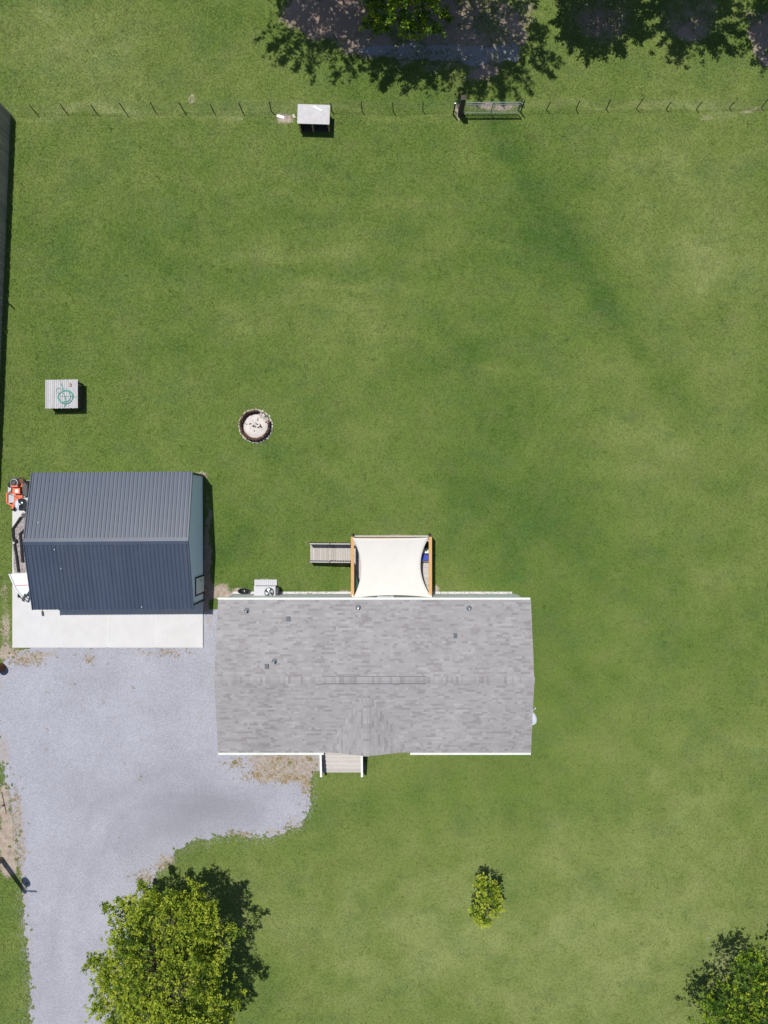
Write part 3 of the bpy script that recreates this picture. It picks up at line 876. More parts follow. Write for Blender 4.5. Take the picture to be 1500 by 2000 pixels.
ramp_t = thing('deck_ramp', ((G(605, 0).x + DX0) / 2, (RY0 + RY1) / 2, 0), 'weathered board ramp with dark balusters leading up to the back deck', 'ramp')
RX0, RX1 = G(606, 0, .1).x, DX0 - .06
ang = math.atan2(DZ - .08, RX1 - RX0)
n = 18
for i in range(n):
    f = (i + .5) / n
    q = MB(); w = (RX1 - RX0) / n
    q.box((RX0 + (RX1 - RX0) * f, (RY0 + RY1) / 2, .08 + (DZ - .1) * f), (w * .955 / math.cos(ang), RY1 - RY0 + .04, .035), M=Matrix.Rotation(-ang, 3, 'Y'))
    q.build('ramp_board', 'wood_grey', ramp_t)
for Y in (RY0, RY1):
    MB().bar((RX0, Y, 0.01), (RX1, Y, DZ - .12), .05, .14).build('stringer', 'wood_grey_x', ramp_t)
    A, Bq = Vector((RX0 + .02, Y, .08)), Vector((RX1, Y, DZ))
    up = Vector((0, 0, 1.12))
    MB().bar(A + up, Bq + up, .065, .04).build('top_rail', 'wood_grey', ramp_t)
    MB().bar(A + Vector((0, 0, .14)), Bq + Vector((0, 0, .14)), .04, .09).build('bottom_rail', 'wood_grey_x', ramp_t)
    for i in range(16):
        p = A.lerp(Bq, (i + .5) / 16)
        MB().bar(p + Vector((0, 0, .05)), p + up, .09).build('baluster', 'rail_black', ramp_t)
    for f in (.01, .5, .985):
        p = A.lerp(Bq, f)
        MB().bar((p.x, p.y, 0), p + up * 1.02, .09).build('post', 'wood_dark', ramp_t)
MB().tube([(RX0 + .05, RY0 + .08, .95), (RX0 + 1.3, RY0 + .08, 1.3)], .02).build('grab_rail', 'galvanised', ramp_t)

# shade sail
sc_ = [G(689, 1051, BZ + .1), G(837, 1050, BZ + .1), G(843, 1167, BZ + .1), G(690, 1168, BZ + .1)]
N = 28
sv, sf = [], []
ctr = sum(sc_, Vector()) / 4
for j in range(N + 1):
    for i in range(N + 1):
        u, w = i / N, j / N
        # edges bow inwards, deepest at mid side
        bu = 4 * w * (1 - w); bw = 4 * u * (1 - u)
        uu = u + (.105 * bu) * ((1 - u) ** 2 * 1.0) - (.125 * bu) * (u ** 2)
        ww = w + (.012 * bw) * ((1 - w) ** 2) - (.045 * bw) * (w ** 2)
        p = sc_[0].lerp(sc_[1], uu).lerp(sc_[3].lerp(sc_[2], uu), ww)
        p.z += -.20 * bu - .05 * bw * bu + .03 * math.sin(5 * u + 2 * w) * bu * bw
        sv.append(p); 
for j in range(N):
    for i in range(N):
        a = j * (N + 1) + i
        sf.append((a + N + 1, a + N + 2, a + 1, a))
sail = thing('shade_sail', Vector((ctr.x, ctr.y, DZ)), 'cream fabric shade sail stretched over the back deck', 'shade sail')
q = MB(); q.add(sv, sf)
so = q.build('fabric', 'sail_fabric', sail, True)
md = so.modifiers.new('thickness', 'SOLIDIFY'); md.thickness = .006
edge = [sv[i] for i in range(N + 1)] + [sv[j * (N + 1) + N] for j in range(1, N + 1)] + [sv[N * (N + 1) + i] for i in range(N - 1, -1, -1)] + [sv[j * (N + 1)] for j in range(N - 1, -1, -1)]
MB().tube(edge, .012, 5, False).build('edge_cord', 'sail_fabric', sail)
for c, X, Y in ((sc_[0], DX0, DY1), (sc_[1], DX1, DY1), (sc_[2], DX1, DY0 + .1), (sc_[3], DX0, DY0 + .1)):
    MB().tube([c, Vector((X, Y, BZ + .07))], .014, 6).build('corner_ring', 'galvanised', sail)

# things on the deck
def leaf_clump(name, c, rad, n, size, m, parent, seed, flat=.7):
    g = np.random.default_rng(seed)
    d = g.normal(size=(n, 3)); d /= np.linalg.norm(d, axis=1)[:, None]; d[:, 2] = np.abs(d[:, 2])
    p = np.array(c) + d * rad * g.uniform(.3, 1, (n, 1)) * np.array([1, 1, flat])
    return leaves(name, p, d, size, m, parent, g)
def leaves(name, p, d, size, m, parent, g, tint=None, face=0.0):
    n = len(p)
    d = d + g.normal(0, .35, (n, 3)); d /= np.linalg.norm(d, axis=1)[:, None]
    a = g.normal(size=(n, 3)) + np.array([0, 0, face]); s = np.cross(d, a); s /= np.linalg.norm(s, axis=1)[:, None]
    L = size * g.uniform(.7, 1.3, (n, 1))
    v = np.stack([p, p + d * L * .5 + s * L * .27, p + d * L, p + d * L * .5 - s * L * .27], 1).reshape(-1, 3)
    f = np.arange(n * 4).reshape(-1, 4)
    return mesh_np(name, v, f, m, {'tint': np.clip(g.random(n) if tint is None else tint, 0, 1)}, parent)
cp = G(830.5, 1088, .9)
ch = thing('deck_chair', (cp.x, cp.y, DZ), 'bright blue folding chair on the deck beside the right beam', 'chair')
ZS = DZ + .4
B('seat', 'blue_fabric', ch, (cp.x - .02, cp.y, ZS), (.42, .42, .04))
B('backrest', 'blue_fabric', ch, (cp.x + .22, cp.y, ZS + .27), (.05, .42, .5))
for sx in (-.2, .2):
    for sy in (-.2, .2):
        MB().bar((cp.x + sx, cp.y + sy, DZ), (cp.x + sx * .9, cp.y + sy, ZS + .02), .025).build('leg', 'grey_metal', ch)
for sy in (-.22, .22): B('armrest', 'black_plastic', ch, (cp.x, cp.y + sy, ZS + .2), (.42, .05, .03))
tp_ = G(831, 1076, .9)
tt = thing('side_table', (tp_.x, tp_.y, DZ), 'small cream side table beside the blue chair', 'table')
B('table_top', 'white_paint', tt, (tp_.x, tp_.y, .9), (.36, .34, .03))
for sx in (-.14, .14):
    for sy in (-.13, .13): MB().bar((tp_.x + sx, tp_.y + sy, DZ), (tp_.x + sx, tp_.y + sy, .89), .03).build('leg', 'white_paint', tt)
def pot(px, py, r, h, label, m='terracotta', seed=1, n=160, fr=1.5):
    p = G(px, py, DZ)
    t = thing('potted_plant', (p.x, p.y, DZ), label, 'potted plant', 'plants on the deck')
    MB().lathe([(r * .7, DZ + .02), (r, DZ + h), (r * .88, DZ + h), (r * .85, DZ + h - .06), (0.0, DZ + h - .06)], (p.x, p.y, 0), 16).build('pot', m, t, True)
    leaf_clump('foliage', (p.x, p.y, DZ + h - .04), r * fr, n, .16, 'leaf_pot', t, seed)
pot(833, 1066, .17, .34, 'leafy green potted plant in the upper right corner of the deck', 'cloth_green', 3, 200)
pot(722, 1158, .15, .26, 'bushy green potted plant at the left below the shade sail', 'black_plastic', 4, 220)
pot(740, 1159, .15, .26, 'trailing green plant in a dark pot beside the house wall', 'black_plastic', 5, 220)
pot(757, 1158, .16, .26, 'third green potted plant along the house wall under the sail', 'black_plastic', 6, 240)
pot(773, 1158.5, .12, .3, 'small plant in an orange clay pot at the house wall', 'terracotta', 8, 50, .8)
p = G(818, 1156, DZ + .03)
tag(B('door_mat', 'mat_brown', None, (p.x, p.y, DZ + .033), (.8, .46, .03)), 'dark brown door mat on the deck at the house wall', 'mat')
p = G(698, 1140, DZ)
gt = thing('folded_umbrella', (p.x, p.y, DZ), 'folded green umbrella lying at the left deck railing', 'umbrella')
MB().tube([(p.x - .02, p.y + .45, DZ + .7), (p.x + .06, p.y - .55, DZ + .8)], [.03, .1], 8).build('canopy', 'cloth_green', gt)
MB().tube([(p.x - .02, p.y + .45, DZ + .7), (p.x - .05, p.y + .8, DZ + .03)], .015, 6).build('pole', 'grey_metal', gt)

# ---- air conditioner, tub, rocks, dish
a0, a1 = G(496, 1145, 1.0), G(538, 1168, 1.0)
acx, acy = (a0.x + a1.x) / 2, (a0.y + a1.y) / 2
aw, ad_ = a1.x - a0.x, a0.y - a1.y
ac = thing('air_conditioner', (acx, acy, 0), 'grey packaged air conditioner with round fan beside the house wall', 'air conditioner')
B('cabinet', 'ac_metal', ac, (acx, acy, .55), (aw - .03, ad_ - .03, .9))
top_ = B('top_panel', 'ac_metal', ac, (acx, acy, 1.01), (aw, ad_, .02))
fc = G(526, 1157, 1.03)
MB().lathe([(.29, 1.021), (.29, 1.06), (.265, 1.06), (.262, 1.024), (0, 1.024)], (fc.x, fc.y, 0), 28).build('fan_ring', 'ac_dark', ac, False)
for k in range(4):
    a = math.radians(20 + 90 * k)
    q = MB()
    pts = [(.05, -.3), (.24, -.55), (.25, .1), (.2, .42), (.06, .5)]
    vv = [(fc.x + r * math.cos(a + t), fc.y + r * math.sin(a + t), 1.035 + .012 * i % 3) for i, (r, t) in enumerate(pts)]
    vv = [(x_, y_, 1.032 + .008 * i) for i, (x_, y_, _) in enumerate(vv)]
    q.add(vv, [tuple(range(5))]).build('fan_blade', 'galvanised', ac)
MB().lathe([(.06, 1.03), (.06, 1.075), (0, 1.08)], (fc.x, fc.y, 0), 12).build('fan_hub', 'ac_metal', ac)
q = MB()
for r in (.08, .13, .18, .23, .27):
    q.tube([(fc.x + r * math.cos(2 * math.pi * k / 24), fc.y + r * math.sin(2 * math.pi * k / 24), 1.085) for k in range(25)], .0035, 4, False)
for k in range(4):
    a = k * math.pi / 4
    q.bar((fc.x - .28 * math.cos(a), fc.y - .28 * math.sin(a), 1.08), (fc.x + .28 * math.cos(a), fc.y + .28 * math.sin(a), 1.08), .008)
q.build('fan_grille', 'ac_dark', ac)
for i in range(9): B('louvre', 'ac_dark', ac, (acx + aw / 2 - .005, acy, .25 + i * .08), (.02, ad_ - .12, .035))
B('shade_box', 'ac_dark', ac, (acx + aw / 2 + .08, acy - .05, .5), (.16, ad_ - .1, .85))  # dark box stands in for the shade on the cabinet's right side
g0, g1 = G(497, 1132, .12), G(541, 1150, .12)
padc = thing('condenser_pad', ((g0.x + g1.x) / 2, (g0.y + g1.y) / 2, 0), 'ribbed grey slab on the grass behind the air conditioner', 'slab')
B('base', 'ac_metal', padc, ((g0.x + g1.x) / 2, (g0.y + g1.y) / 2, .06), (g1.x - g0.x, g0.y - g1.y, .12))
for i in range(11): B('rib', 'ac_metal', padc, (g0.x + .06 + i * (g1.x - g0.x - .12) / 10, (g0.y + g1.y) / 2, .135), (.08, g0.y - g1.y - .02, .03))
p = G(477, 1154, .1)
tub = thing('black_tub', (p.x, p.y, 0), 'oval black tub lying on bare soil beside the air conditioner', 'tub')
MB().lathe([(.28, 0.0), (.35, .26), (.37, .27), (.37, .29), (.33, .28), (.27, .04), (0, .03)], (p.x, p.y, 0), 24, 1.0, .48).build('basin', 'black_enamel', tub, True)
MB().tube([(p.x + .36 * math.cos(t), p.y + .36 * .48 * math.sin(t), .29) for t in np.linspace(0, 2 * math.pi, 25)], .012, 6, False).build('rim', 'black_plastic', tub)
def rock(px, py, r, label, m='pale_stone', z=0, cat='stone', grp='loose stones', fl=.6):
    p = G(px, py, z)
    g = random.Random(px * 31 + py)
    q = MB()
    prof = [(0, 0), (r * .8, .02 * r), (r, r * fl * .4), (r * .75, r * fl * .85), (0, r * fl)]
    q.lathe(prof, (p.x, p.y, z), 8, g.uniform(.8, 1.2), g.uniform(.6, .9), Matrix.Rotation(g.uniform(0, 3), 3, 'Z'))
    q.v = [(x_ + g.uniform(-.1, .1) * r, y_ + g.uniform(-.1, .1) * r, z_) for x_, y_, z_ in q.v]
    o = q.build('rock', m)
    o.location = 0, 0, 0
    return tag(o, label, cat, grp)
rock(463, 1167, .13, 'white stone left of the black tub by the house wall')
rock(478, 1163, .14, 'tan stone in front of the black tub')
rock(488, 1165, .10, 'small pale stone between the black tub and the air conditioner')
p = G(1043, 1402, 2.0)
dish = thing('satellite_dish', (WX1, p.y, 1.2), 'pale grey satellite dish showing past the right roof edge', 'satellite dish')
Md = Vector((.45, .45, .77)).normalized().to_track_quat('Z', 'X').to_matrix()
dc = Vector((WX1 + .42, p.y, 2.0))
MB().lathe([(0, 0), (.15, .012), (.30, .05), (.42, .11), (.425, .115), (.42, .125), (.30, .065), (.15, .025), (0, .014)], dc, 28, 1.0, 1.12, Md).build('reflector', 'dish_grey', dish, True)
tipp = dc + Vector((.30, .62, .25))
MB().tube([dc + Md @ Vector((0, -.35, .1)), dc + Vector((.05, .3, .1)), tipp], .02, 6).build('feed_arm', 'dish_grey', dish)
MB().box(tipp, (.07, .07, .06)).build('receiver', 'dish_grey', dish)
MB().tube([(WX1, p.y, 1.5), (WX1 + .3, p.y, 1.5), dc], .022, 8).build('mast', 'galvanised', dish)

# ------------------------------------------------------------------ garage
WZ, GRZ = 2.84, 3.95
kg = (1 - WZ / H) / S
QX0, QX1 = (63.5 - 750) * kg, (376 - 750) * kg
QYN, QYS = (1000 - 922) * kg, (1000 - 1190) * kg
QYM = (QYN + QYS) / 2; QH = (QYN - QYS) / 2
gar = thing('metal_garage', ((QX0 + QX1) / 2, QYM, 0.1), 'dark blue ribbed metal garage standing on the concrete pad', 'garage')
AX0, AX1, AYN, AYS = QX0 + .06, QX1 - .03, QYN - .10, QYS + .22
B('wall_core', 'siding_blue', gar, ((AX0 + AX1) / 2, (AYN + AYS) / 2, 1.45), (AX1 - AX0 - .12, AYN - AYS - .12, 2.7))
for X, s in ((AX0, -1), (AX1, 1)):
    def tg(z, X=X):
        f = max(0.0, (z - 2.78) / (GRZ - .05 - 2.78))
        h = (AYN - AYS) / 2 * (1 - min(f, .96)); m_ = (AYN + AYS) / 2
        return (X, m_ - h), (X, m_ + h)
    lap_wall((X, AYS), (X, AYN), .10, 3.85, .18, 'siding_blue', gar, (s, 0), 'wall_panel', top=tg)
lap_wall((AX0, AYN), (AX1, AYN), .10, 2.78, .18, 'siding_blue', gar, (0, 1), 'wall_panel')
lap_wall((AX0, AYS), (AX1, AYS), .10, 2.78, .18, 'siding_blue', gar, (0, -1), 'wall_panel')
for X in (AX0 - .01, AX1 + .01):
    for Y in (AYN, AYS):
        B('corner_trim', 'trim_black', gar, (X, Y, 1.45), (.11, .11, 2.7))
B('base_trim', 'trim_black', gar, (AX1 + .03, (AYN + AYS) / 2, .135), (.02, AYN - AYS - .14, .06))
# side door
dy0, dy1 = G(0, 1157).y, G(0, 1124).y
dr = B('side_door', 'door_grey', gar, (AX1 + .04, (dy0 + dy1) / 2, 1.15), (.05, dy1 - dy0 - .1, 2.06))
for Y in (dy0, dy1): B('door_frame', 'trim_black', gar, (AX1 + .04, Y, 1.18), (.08, .09, 2.14))
B('door_frame', 'trim_black', gar, (AX1 + .04, (dy0 + dy1) / 2, 2.235), (.08, dy1 - dy0 - .09, .05))
MB().lathe([(.035, 0), (.035, .06), (0, .07)], (AX1 + .06, dy1 - .22, 1.1), 10, M=Matrix.Rotation(math.pi / 2, 3, 'Y')).build('door_knob', 'trim_black', dr)
B('door_step', 'wood_brown', gar, (AX1 + .16, (dy0 + dy1) / 2 - .45, .06), (.12, .28, .1))
# overhead doors on the front
for cx in (QX0 + 2.5, QX1 - 2.5):
    o = B('overhead_door', 'white_paint', gar, (cx, AYS - .04, 1.25), (2.7, .06, 2.3))
    for i in range(4): B('door_section', 'white_paint', o, (cx, AYS - .075, .40 + i * .565), (2.64, .02, .545))
# ribbed panels
pw = (QX1 - QX0) / 10
gsl = math.hypot(QH, GRZ - WZ); gan = math.atan2(GRZ - WZ, QH)
prof = []
for k in range(4):
    c = -pw / 2 + pw * (k + .5) / 4
    w2 = pw / 8
    prof += [(c - w2 + .001, 0), (c - .042, 0), (c - .018, .036), (c + .018, .036), (c + .042, 0)]
    prof += [(c + w2 * .62, 0), (c + w2 * .70, .005), (c + w2 * .78, 0)]
prof.append((pw / 2, 0))
q = MB(); n = len(prof)
vs = [(a, 0, h) for a, h in prof] + [(a, gsl, h) for a, h in prof] + [(a, 0, -.03) for a, h in prof]
q.add(vs, [(i, i + 1, n + i + 1, n + i) for i in range(n - 1)] + [(2 * n + i, 2 * n + i + 1, i + 1, i) for i in range(n - 1)])
pm = q.mesh('roof_panel', 'roof_metal_panel')
for i in range(10):
    cx = QX0 + pw * (i + .5)
    inst('roof_panel', pm, gar, (cx, QYS, WZ), (gan, 0, 0))
    inst('roof_panel', pm, gar, (cx, QYN, WZ), (gan, 0, math.pi))
for s in (-1, 1):
    q = MB()
    for X in (QX0 - .015, QX1 + .015):
        q.bar((X, QYM, GRZ - .01), (X, QYM - s * QH, WZ - .01), .05, .14)
    q.build('rake_trim', 'roof_metal_panel', gar)
    MB().hexa([(QX0 - .02, QYM + s * .20, GRZ - .035), (QX1 + .03, QYM + s * .20, GRZ - .035), (QX1 + .03, QYM, GRZ + .01), (QX0 - .02, QYM, GRZ + .01),
               (QX0 - .02, QYM + s * .20, GRZ - .018), (QX1 + .03, QYM + s * .20, GRZ - .018), (QX1 + .03, QYM, GRZ + .04), (QX0 - .02, QYM, GRZ + .04)]).build('ridge_cap', 'roof_metal_panel', gar)
    MB().bar((QX0, QYM + s * (QH - .03), WZ - .07), (QX1, QYM + s * (QH - .03), WZ - .07), .03, .1).build('eave_trim', 'roof_metal_panel', gar)
for (px, py) in ((74, 1020), (106, 1073), (257, 1061), (271, 1061), (335, 1060), (177, 1187), (276, 1186), (119, 1110)):
    p = G(px, py, 3.5)
    for _ in range(5):
        z = GRZ - (GRZ - WZ) * abs(p.y - QYM) / QH; p = G(px, py, z)
    MB().lathe([(.03, 0), (.03, .012), (0, .02)], p + Vector((0, 0, .004)), 8).build('roof_screw', 'galvanised', gar)
gar.rotation_euler = (0, 0, math.radians(.35))

# ------------------------------------------------------------------ things left of the garage
mc = G(38, 962, .3)
mw = thing('riding_mower', (mc.x, mc.y, .1), 'orange and black riding lawn mower parked beside the garage roof', 'lawn mower')
def mpos(px, py, z): return G(px, py, z)
B('frame', 'mower_orange', mw, (mc.x, mc.y + .05, .38), (.55, 1.5, .12))
q = MB(); q.prism([(mc.x - .68, mc.y - .62), (mc.x + .45, mc.y - .62), (mc.x + .6, mc.y - .35), (mc.x + .6, mc.y + .05), (mc.x - .55, mc.y + .05), (mc.x - .68, mc.y - .1)], .22, .36)
q.build('mower_deck', 'grey_metal', mw)
for (x0, y0, x1, y1) in ((-.68, -.02, .55, -.02), (-.70, -.05, -.70, -.62), (-.70, -.62, -.25, -.85), (-.05, .1, -.05, .45), (-.5, .42, .35, .42)):
    MB().bar((mc.x + x0, mc.y + y0, .42), (mc.x + x1, mc.y + y1, .42), .09, .08).build('frame_bar', 'mower_orange', mw)
e = MB().lathe([(.26, .45), (.26, .72), (.22, .78), (.2, .78)], (mc.x - .12, mc.y + .58, 0), 20).build('engine', 'grey_metal', mw)
MB().lathe([(.19, .775), (.19, .82), (.12, .85), (0, .85)], (mc.x - .12, mc.y + .58, 0), 16).build('engine_screen', 'black_plastic', e)
B('engine_guard', 'black_plastic', mw, (mc.x - .12, mc.y + .86, .55), (.62, .06, .3))
B('muffler', 'rust', mw, (mc.x + .33, mc.y + .68, .6), (.24, .30, .14))
for (dx, dy, r, w) in ((-.42, .42, .27, .26), (.45, .42, .27, .26)):
    wq = MB().lathe([(r * .5, -w / 2), (r * .9, -w / 2), (r, -w * .3), (r, w * .3), (r * .9, w / 2), (r * .5, w / 2)], (mc.x + dx, mc.y + dy, .1 + r), 18, M=Matrix.Rotation(math.pi / 2, 3, 'Y')).build('wheel', 'rubber', mw)
    MB().lathe([(r * .5, -w * .4), (r * .5, w * .4), (0, w * .3)], (mc.x + dx, mc.y + dy, .1 + r), 12, M=Matrix.Rotation(math.pi / 2, 3, 'Y')).build('rim', 'grey_metal', wq)
for dx in (-.38, .32):
    MB().lathe([(.05, -.07), (.13, -.07), (.14, 0), (.13, .07), (.05, .07)], (mc.x + dx, mc.y - .98, .24), 14, M=Matrix.Rotation(math.pi / 2, 3, 'Y')).build('caster_wheel', 'rubber', mw)
    MB().bar((mc.x + dx, mc.y - .98, .42), (mc.x + dx * .7, mc.y - .6, .42), .12, .07).build('caster_arm', 'mower_orange', mw)
q = MB()
q.box((mc.x + .02, mc.y + .12, .72), (.44, .42, .1)); q.build('seat', 'mower_orange', mw)
MB().box((mc.x + .02, mc.y + .36, .88), (.42, .09, .32)).build('seat_back', 'mower_orange', mw)
MB().box((mc.x + .06, mc.y + .08, .785), (.2, .18, .03)).build('seat_pad', 'white_paint', mw)
for s in (-1, 1):
    MB().tube([(mc.x + s * .36, mc.y + .2, .45), (mc.x + s * .36, mc.y - .12, .95), (mc.x + s * .08, mc.y - .18, .98)], .018, 6).build('lever', 'black_plastic', mw)
MB().prism([(mc.x + .34, mc.y - .25), (mc.x + .62, mc.y - .2), (mc.x + .62, mc.y + .55), (mc.x + .34, mc.y + .6)], .55, .68).build('fender', 'black_plastic', mw)
MB().prism([(mc.x - .56, mc.y + .02), (mc.x - .36, mc.y + .02), (mc.x - .36, mc.y + .4), (mc.x - .56, mc.y + .35)], .5, .6).build('fender', 'grey_metal', mw)
MB().hexa([(mc.x - .86, mc.y - .62, .16), (mc.x - .66, mc.y - .62, .2), (mc.x - .66, mc.y - .12, .2), (mc.x - .86, mc.y - .12, .16),
           (mc.x - .86, mc.y - .62, .2), (mc.x - .66, mc.y - .62, .38), (mc.x - .66, mc.y - .12, .38), (mc.x - .86, mc.y - .12, .2)]).build('discharge_chute', 'rust', mw)
MB().tube([(mc.x + .3, mc.y + .8, .5), (mc.x + .5, mc.y + .85, .9), (mc.x + .55, mc.y + .55, 1.0)], .025, 6).build('roll_bar', 'black_plastic', mw)

kc = G(42.5, 985.5, .9)
gr = thing('kettle_grill', (kc.x, kc.y, .1), 'glossy black round kettle grill in front of the orange mower', 'grill')
MB().lathe([(.12, .62), (.3, .72), (.37, .88), (.375, .93)], (kc.x, kc.y, 0), 24).build('bowl', 'black_enamel', gr, True)
ld = MB().lathe([(.385, .92), (.37, 1.0), (.30, 1.13), (.16, 1.21), (0, 1.235)], (kc.x, kc.y, 0), 24).build('lid', 'black_enamel', gr, True)
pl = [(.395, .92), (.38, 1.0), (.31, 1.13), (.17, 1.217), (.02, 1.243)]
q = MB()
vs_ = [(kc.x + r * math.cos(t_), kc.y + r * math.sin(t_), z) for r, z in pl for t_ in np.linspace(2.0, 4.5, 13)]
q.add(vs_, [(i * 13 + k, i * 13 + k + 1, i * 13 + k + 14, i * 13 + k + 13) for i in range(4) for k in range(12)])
q.build('lid_sheen', 'dish_grey', ld, True)  # pale shell over part of the black lid, painting the sun sheen
MB().tube([(kc.x - .08, kc.y, 1.22), (kc.x - .05, kc.y, 1.28), (kc.x + .05, kc.y, 1.28), (kc.x + .08, kc.y, 1.22)], .014, 6).build('handle', 'wood_brown', ld)
MB().lathe([(.06, 1.19), (.06, 1.21), (0, 1.212)], (kc.x + .14, kc.y + .1, 0), 10).build('damper', 'galvanised', ld)
for k in range(3):
    a = .4 + 2.094 * k
    MB().tube([(kc.x + .15 * math.cos(a), kc.y + .15 * math.sin(a), .68), (kc.x + .34 * math.cos(a), kc.y + .34 * math.sin(a), .1)], .016, 6).build('leg', 'grey_metal', gr)
p = G(50, 1006, .3)
st = thing('folded_stool', (p.x, p.y, .1), 'small black stool between the kettle grill and the gravel bed', 'stool')
B('seat', 'black_plastic', st, (p.x + .05, p.y, .5), (.4, .22, .05), .25)
for sx in (-.18, .22):
    for sy in (-.1, .1): MB().tube([(p.x + sx * 1.3, p.y + sy * 1.6, .1), (p.x + sx * .8, p.y + sy * .6, .5)], .015, 6).build('leg', 'grey_metal', st)

def pipe(pts, r, label):
    pts = [G(*p, .12 + r) for p in pts]
    fine = []
    for a, b in zip(pts[:-1], pts[1:]):
        k = max(2, int((b - a).length / .035))
        fine += [a.lerp(b, i / k) for i in range(k)]
    fine.append(pts[-1])
    rad = [r * (1.0 if i % 2 else .86) for i in range(len(fine))]
    t = thing('drain_pipe', (pts[0].x, pts[0].y, .12), label, 'pipe', 'black drain pipes on the gravel bed')
    MB().tube(fine, rad, 8).build('pipe_wall', 'pipe_black', t)
    for e in (pts[0], pts[-1]):
        MB().lathe([(r * .8, -.03), (r * 1.08, -.03), (r * 1.08, .03), (r * .8, .03)], e, 12, M=Matrix.Rotation(math.pi / 2, 3, 'X')).build('collar', 'pipe_black', t)
pipe([(41, 1010), (25, 1033), (26, 1050), (32, 1085), (36, 1116)], .08, 'long bent black drain pipe along the outer edge of the gravel bed')
pipe([(56, 1034), (47, 1036), (39, 1043), (41, 1060), (44, 1097)], .085, 'shorter bent black drain pipe nearer the garage wall')
p = G(29, 1055, .2)
hz = thing('pipe_elbow', (p.x, p.y, .12), 'black pipe elbow where the long drain pipe bends', 'pipe')
MB().tube([(p.x - .1, p.y + .15, .24), (p.x + .1, p.y, .3), (p.x + .12, p.y - .12, .22), (p.x - .05, p.y - .16, .2)], .06, 8).build('elbow', 'pipe_black', hz, True)
MB().lathe([(.05, .2), (.08, .2), (.08, .28), (.05, .28)], (p.x - .05, p.y - .16, 0), 10).build('collar', 'grey_metal', hz)

# utility trailer nose
tz = .55
tr0 = G(60, 1140, tz)
tr = thing('white_trailer', (tr0.x, tr0.y, .1), 'white flat trailer with black tongue jack, nose towards the pad', 'trailer')
poly = [G(*q, tz) for q in ((19, 1121), (96, 1116), (96, 1140), (64, 1146), (48, 1163), (42, 1163), (30, 1147))]
MB().prism(poly[::-1], tz - .06, tz).build('bed', 'trailer_white', tr)
for a, b in (((18, 1121), (30, 1149)), ((30, 1149), (44, 1167)), ((66, 1140), (49, 1163))):
    MB().bar(G(*a, tz + .04), G(*b, tz + .04), .07, .08).build('side_rail', 'trailer_white' if a[1] < 1130 else 'galvanised', tr)
MB().bar(G(30, 1144, tz + .006), G(66, 1142, tz + .006), .04, .008).build('stripe', 'red_tape', tr)
c0, c1 = G(50, 1160, .6), G(45, 1174, .6)
MB().bar(c0, c1, .12, .1).build('coupler', 'rail_black', tr)
MB().tube([G(52, 1163, .15), G(52, 1163, .95)], .04, 8).build('jack', 'rail_black', tr)
MB().tube([G(52, 1163, .93), G(61, 1165, .95)], .022, 6).build('jack_handle', 'rail_black', tr)
MB().lathe([(.04, -.05), (.13, -.05), (.14, 0), (.13, .05), (.04, .05)], G(37.5, 1163, .24), 14, M=Matrix.Rotation(.6, 3, 'X') @ Matrix.Rotation(math.pi / 2, 3, 'Y')).build('jack_wheel', 'rubber', tr)
MB().bar(G(41, 1167, .4), G(48, 1175, .4), .06).build('safety_chain', 'rail_black', tr)
for X in (G(40, 0).x, G(96, 0).x):
    MB().lathe([(.08, -.08), (.18, -.08), (.19, 0), (.18, .08), (.08, .08)], (X + .75, tr0.y + .3, .29), 18, M=Matrix.Rotation(math.pi / 2, 3, 'Y')).build('wheel', 'rubber', tr)
# dark piece added in place of a shadow at the garage front corner
p = G(82, 1188, .4)
bm_ = thing('shadow_piece', (p.x, p.y, .1), 'dark added piece standing in for a shadow by the garage front corner', 'shadow_piece')
MB().tube([G(80, 1150, .14), G(82.5, 1194, .14)], .016, 6).build('handle', 'wood_brown', bm_)
MB().hexa([G(80.5, 1194, .10), G(84.5, 1194, .10), G(85.5, 1203, .10), G(82, 1203, .10), G(80.5, 1194, .16), G(84.5, 1194, .16), G(85.5, 1203, .16), G(82, 1203, .16)]).build('shadow_end', 'trim_black', bm_)

# ------------------------------------------------------------------ well house with hose
wz = 1.0
w0, w1 = G(88, 742, wz), G(152, 798, wz)
wc = (w0 + w1) / 2
wh = thing('slatted_pump_cover', (wc.x, wc.y, 0), 'low grey slatted wooden pump cover with a hose on top', 'pump cover')
ww, wd = w1.x - w0.x, w0.y - w1.y
n = 17
for i in range(n):
    xx = w0.x + ww * (i + .5) / n
    B('top_slat', 'wood_silver', wh, (xx, wc.y + .006 * math.sin(i * 2.1) + .002 * i, wz - .015 + .003 * math.sin(i * 5)), (ww / n - .016, wd + .012 * math.sin(i * 3.3), .03))
B('slat_backing', 'wood_dark', wh, (wc.x, wc.y, wz - .045), (ww - .16, wd - .16, .02))
for sy in (-1, 1):
    B('beam', 'wood_dark', wh, (wc.x, wc.y + sy * (wd / 2 - .12), wz - .10), (ww - .1, .08, .09))
for sx in (-1, 1):
    for sy in (-1, 1): B('leg', 'wood_dark', wh, (wc.x + sx * (ww / 2 - .1), wc.y + sy * (wd / 2 - .12), wz / 2 - .06), (.09, .09, wz - .12))
for i in range(14):
    xx = w0.x + .15 + (ww - .3) * i / 13
    B('front_slat', 'wood_dark', wh, (xx, w1.y + .13, .45), (.08, .025, .88))
for i in range(12):
    yy = w1.y + .2 + (wd - .4) * i / 11
    B('side_slat', 'wood_dark', wh, (w1.x - .05, yy, .45), (.025, .09, .88))
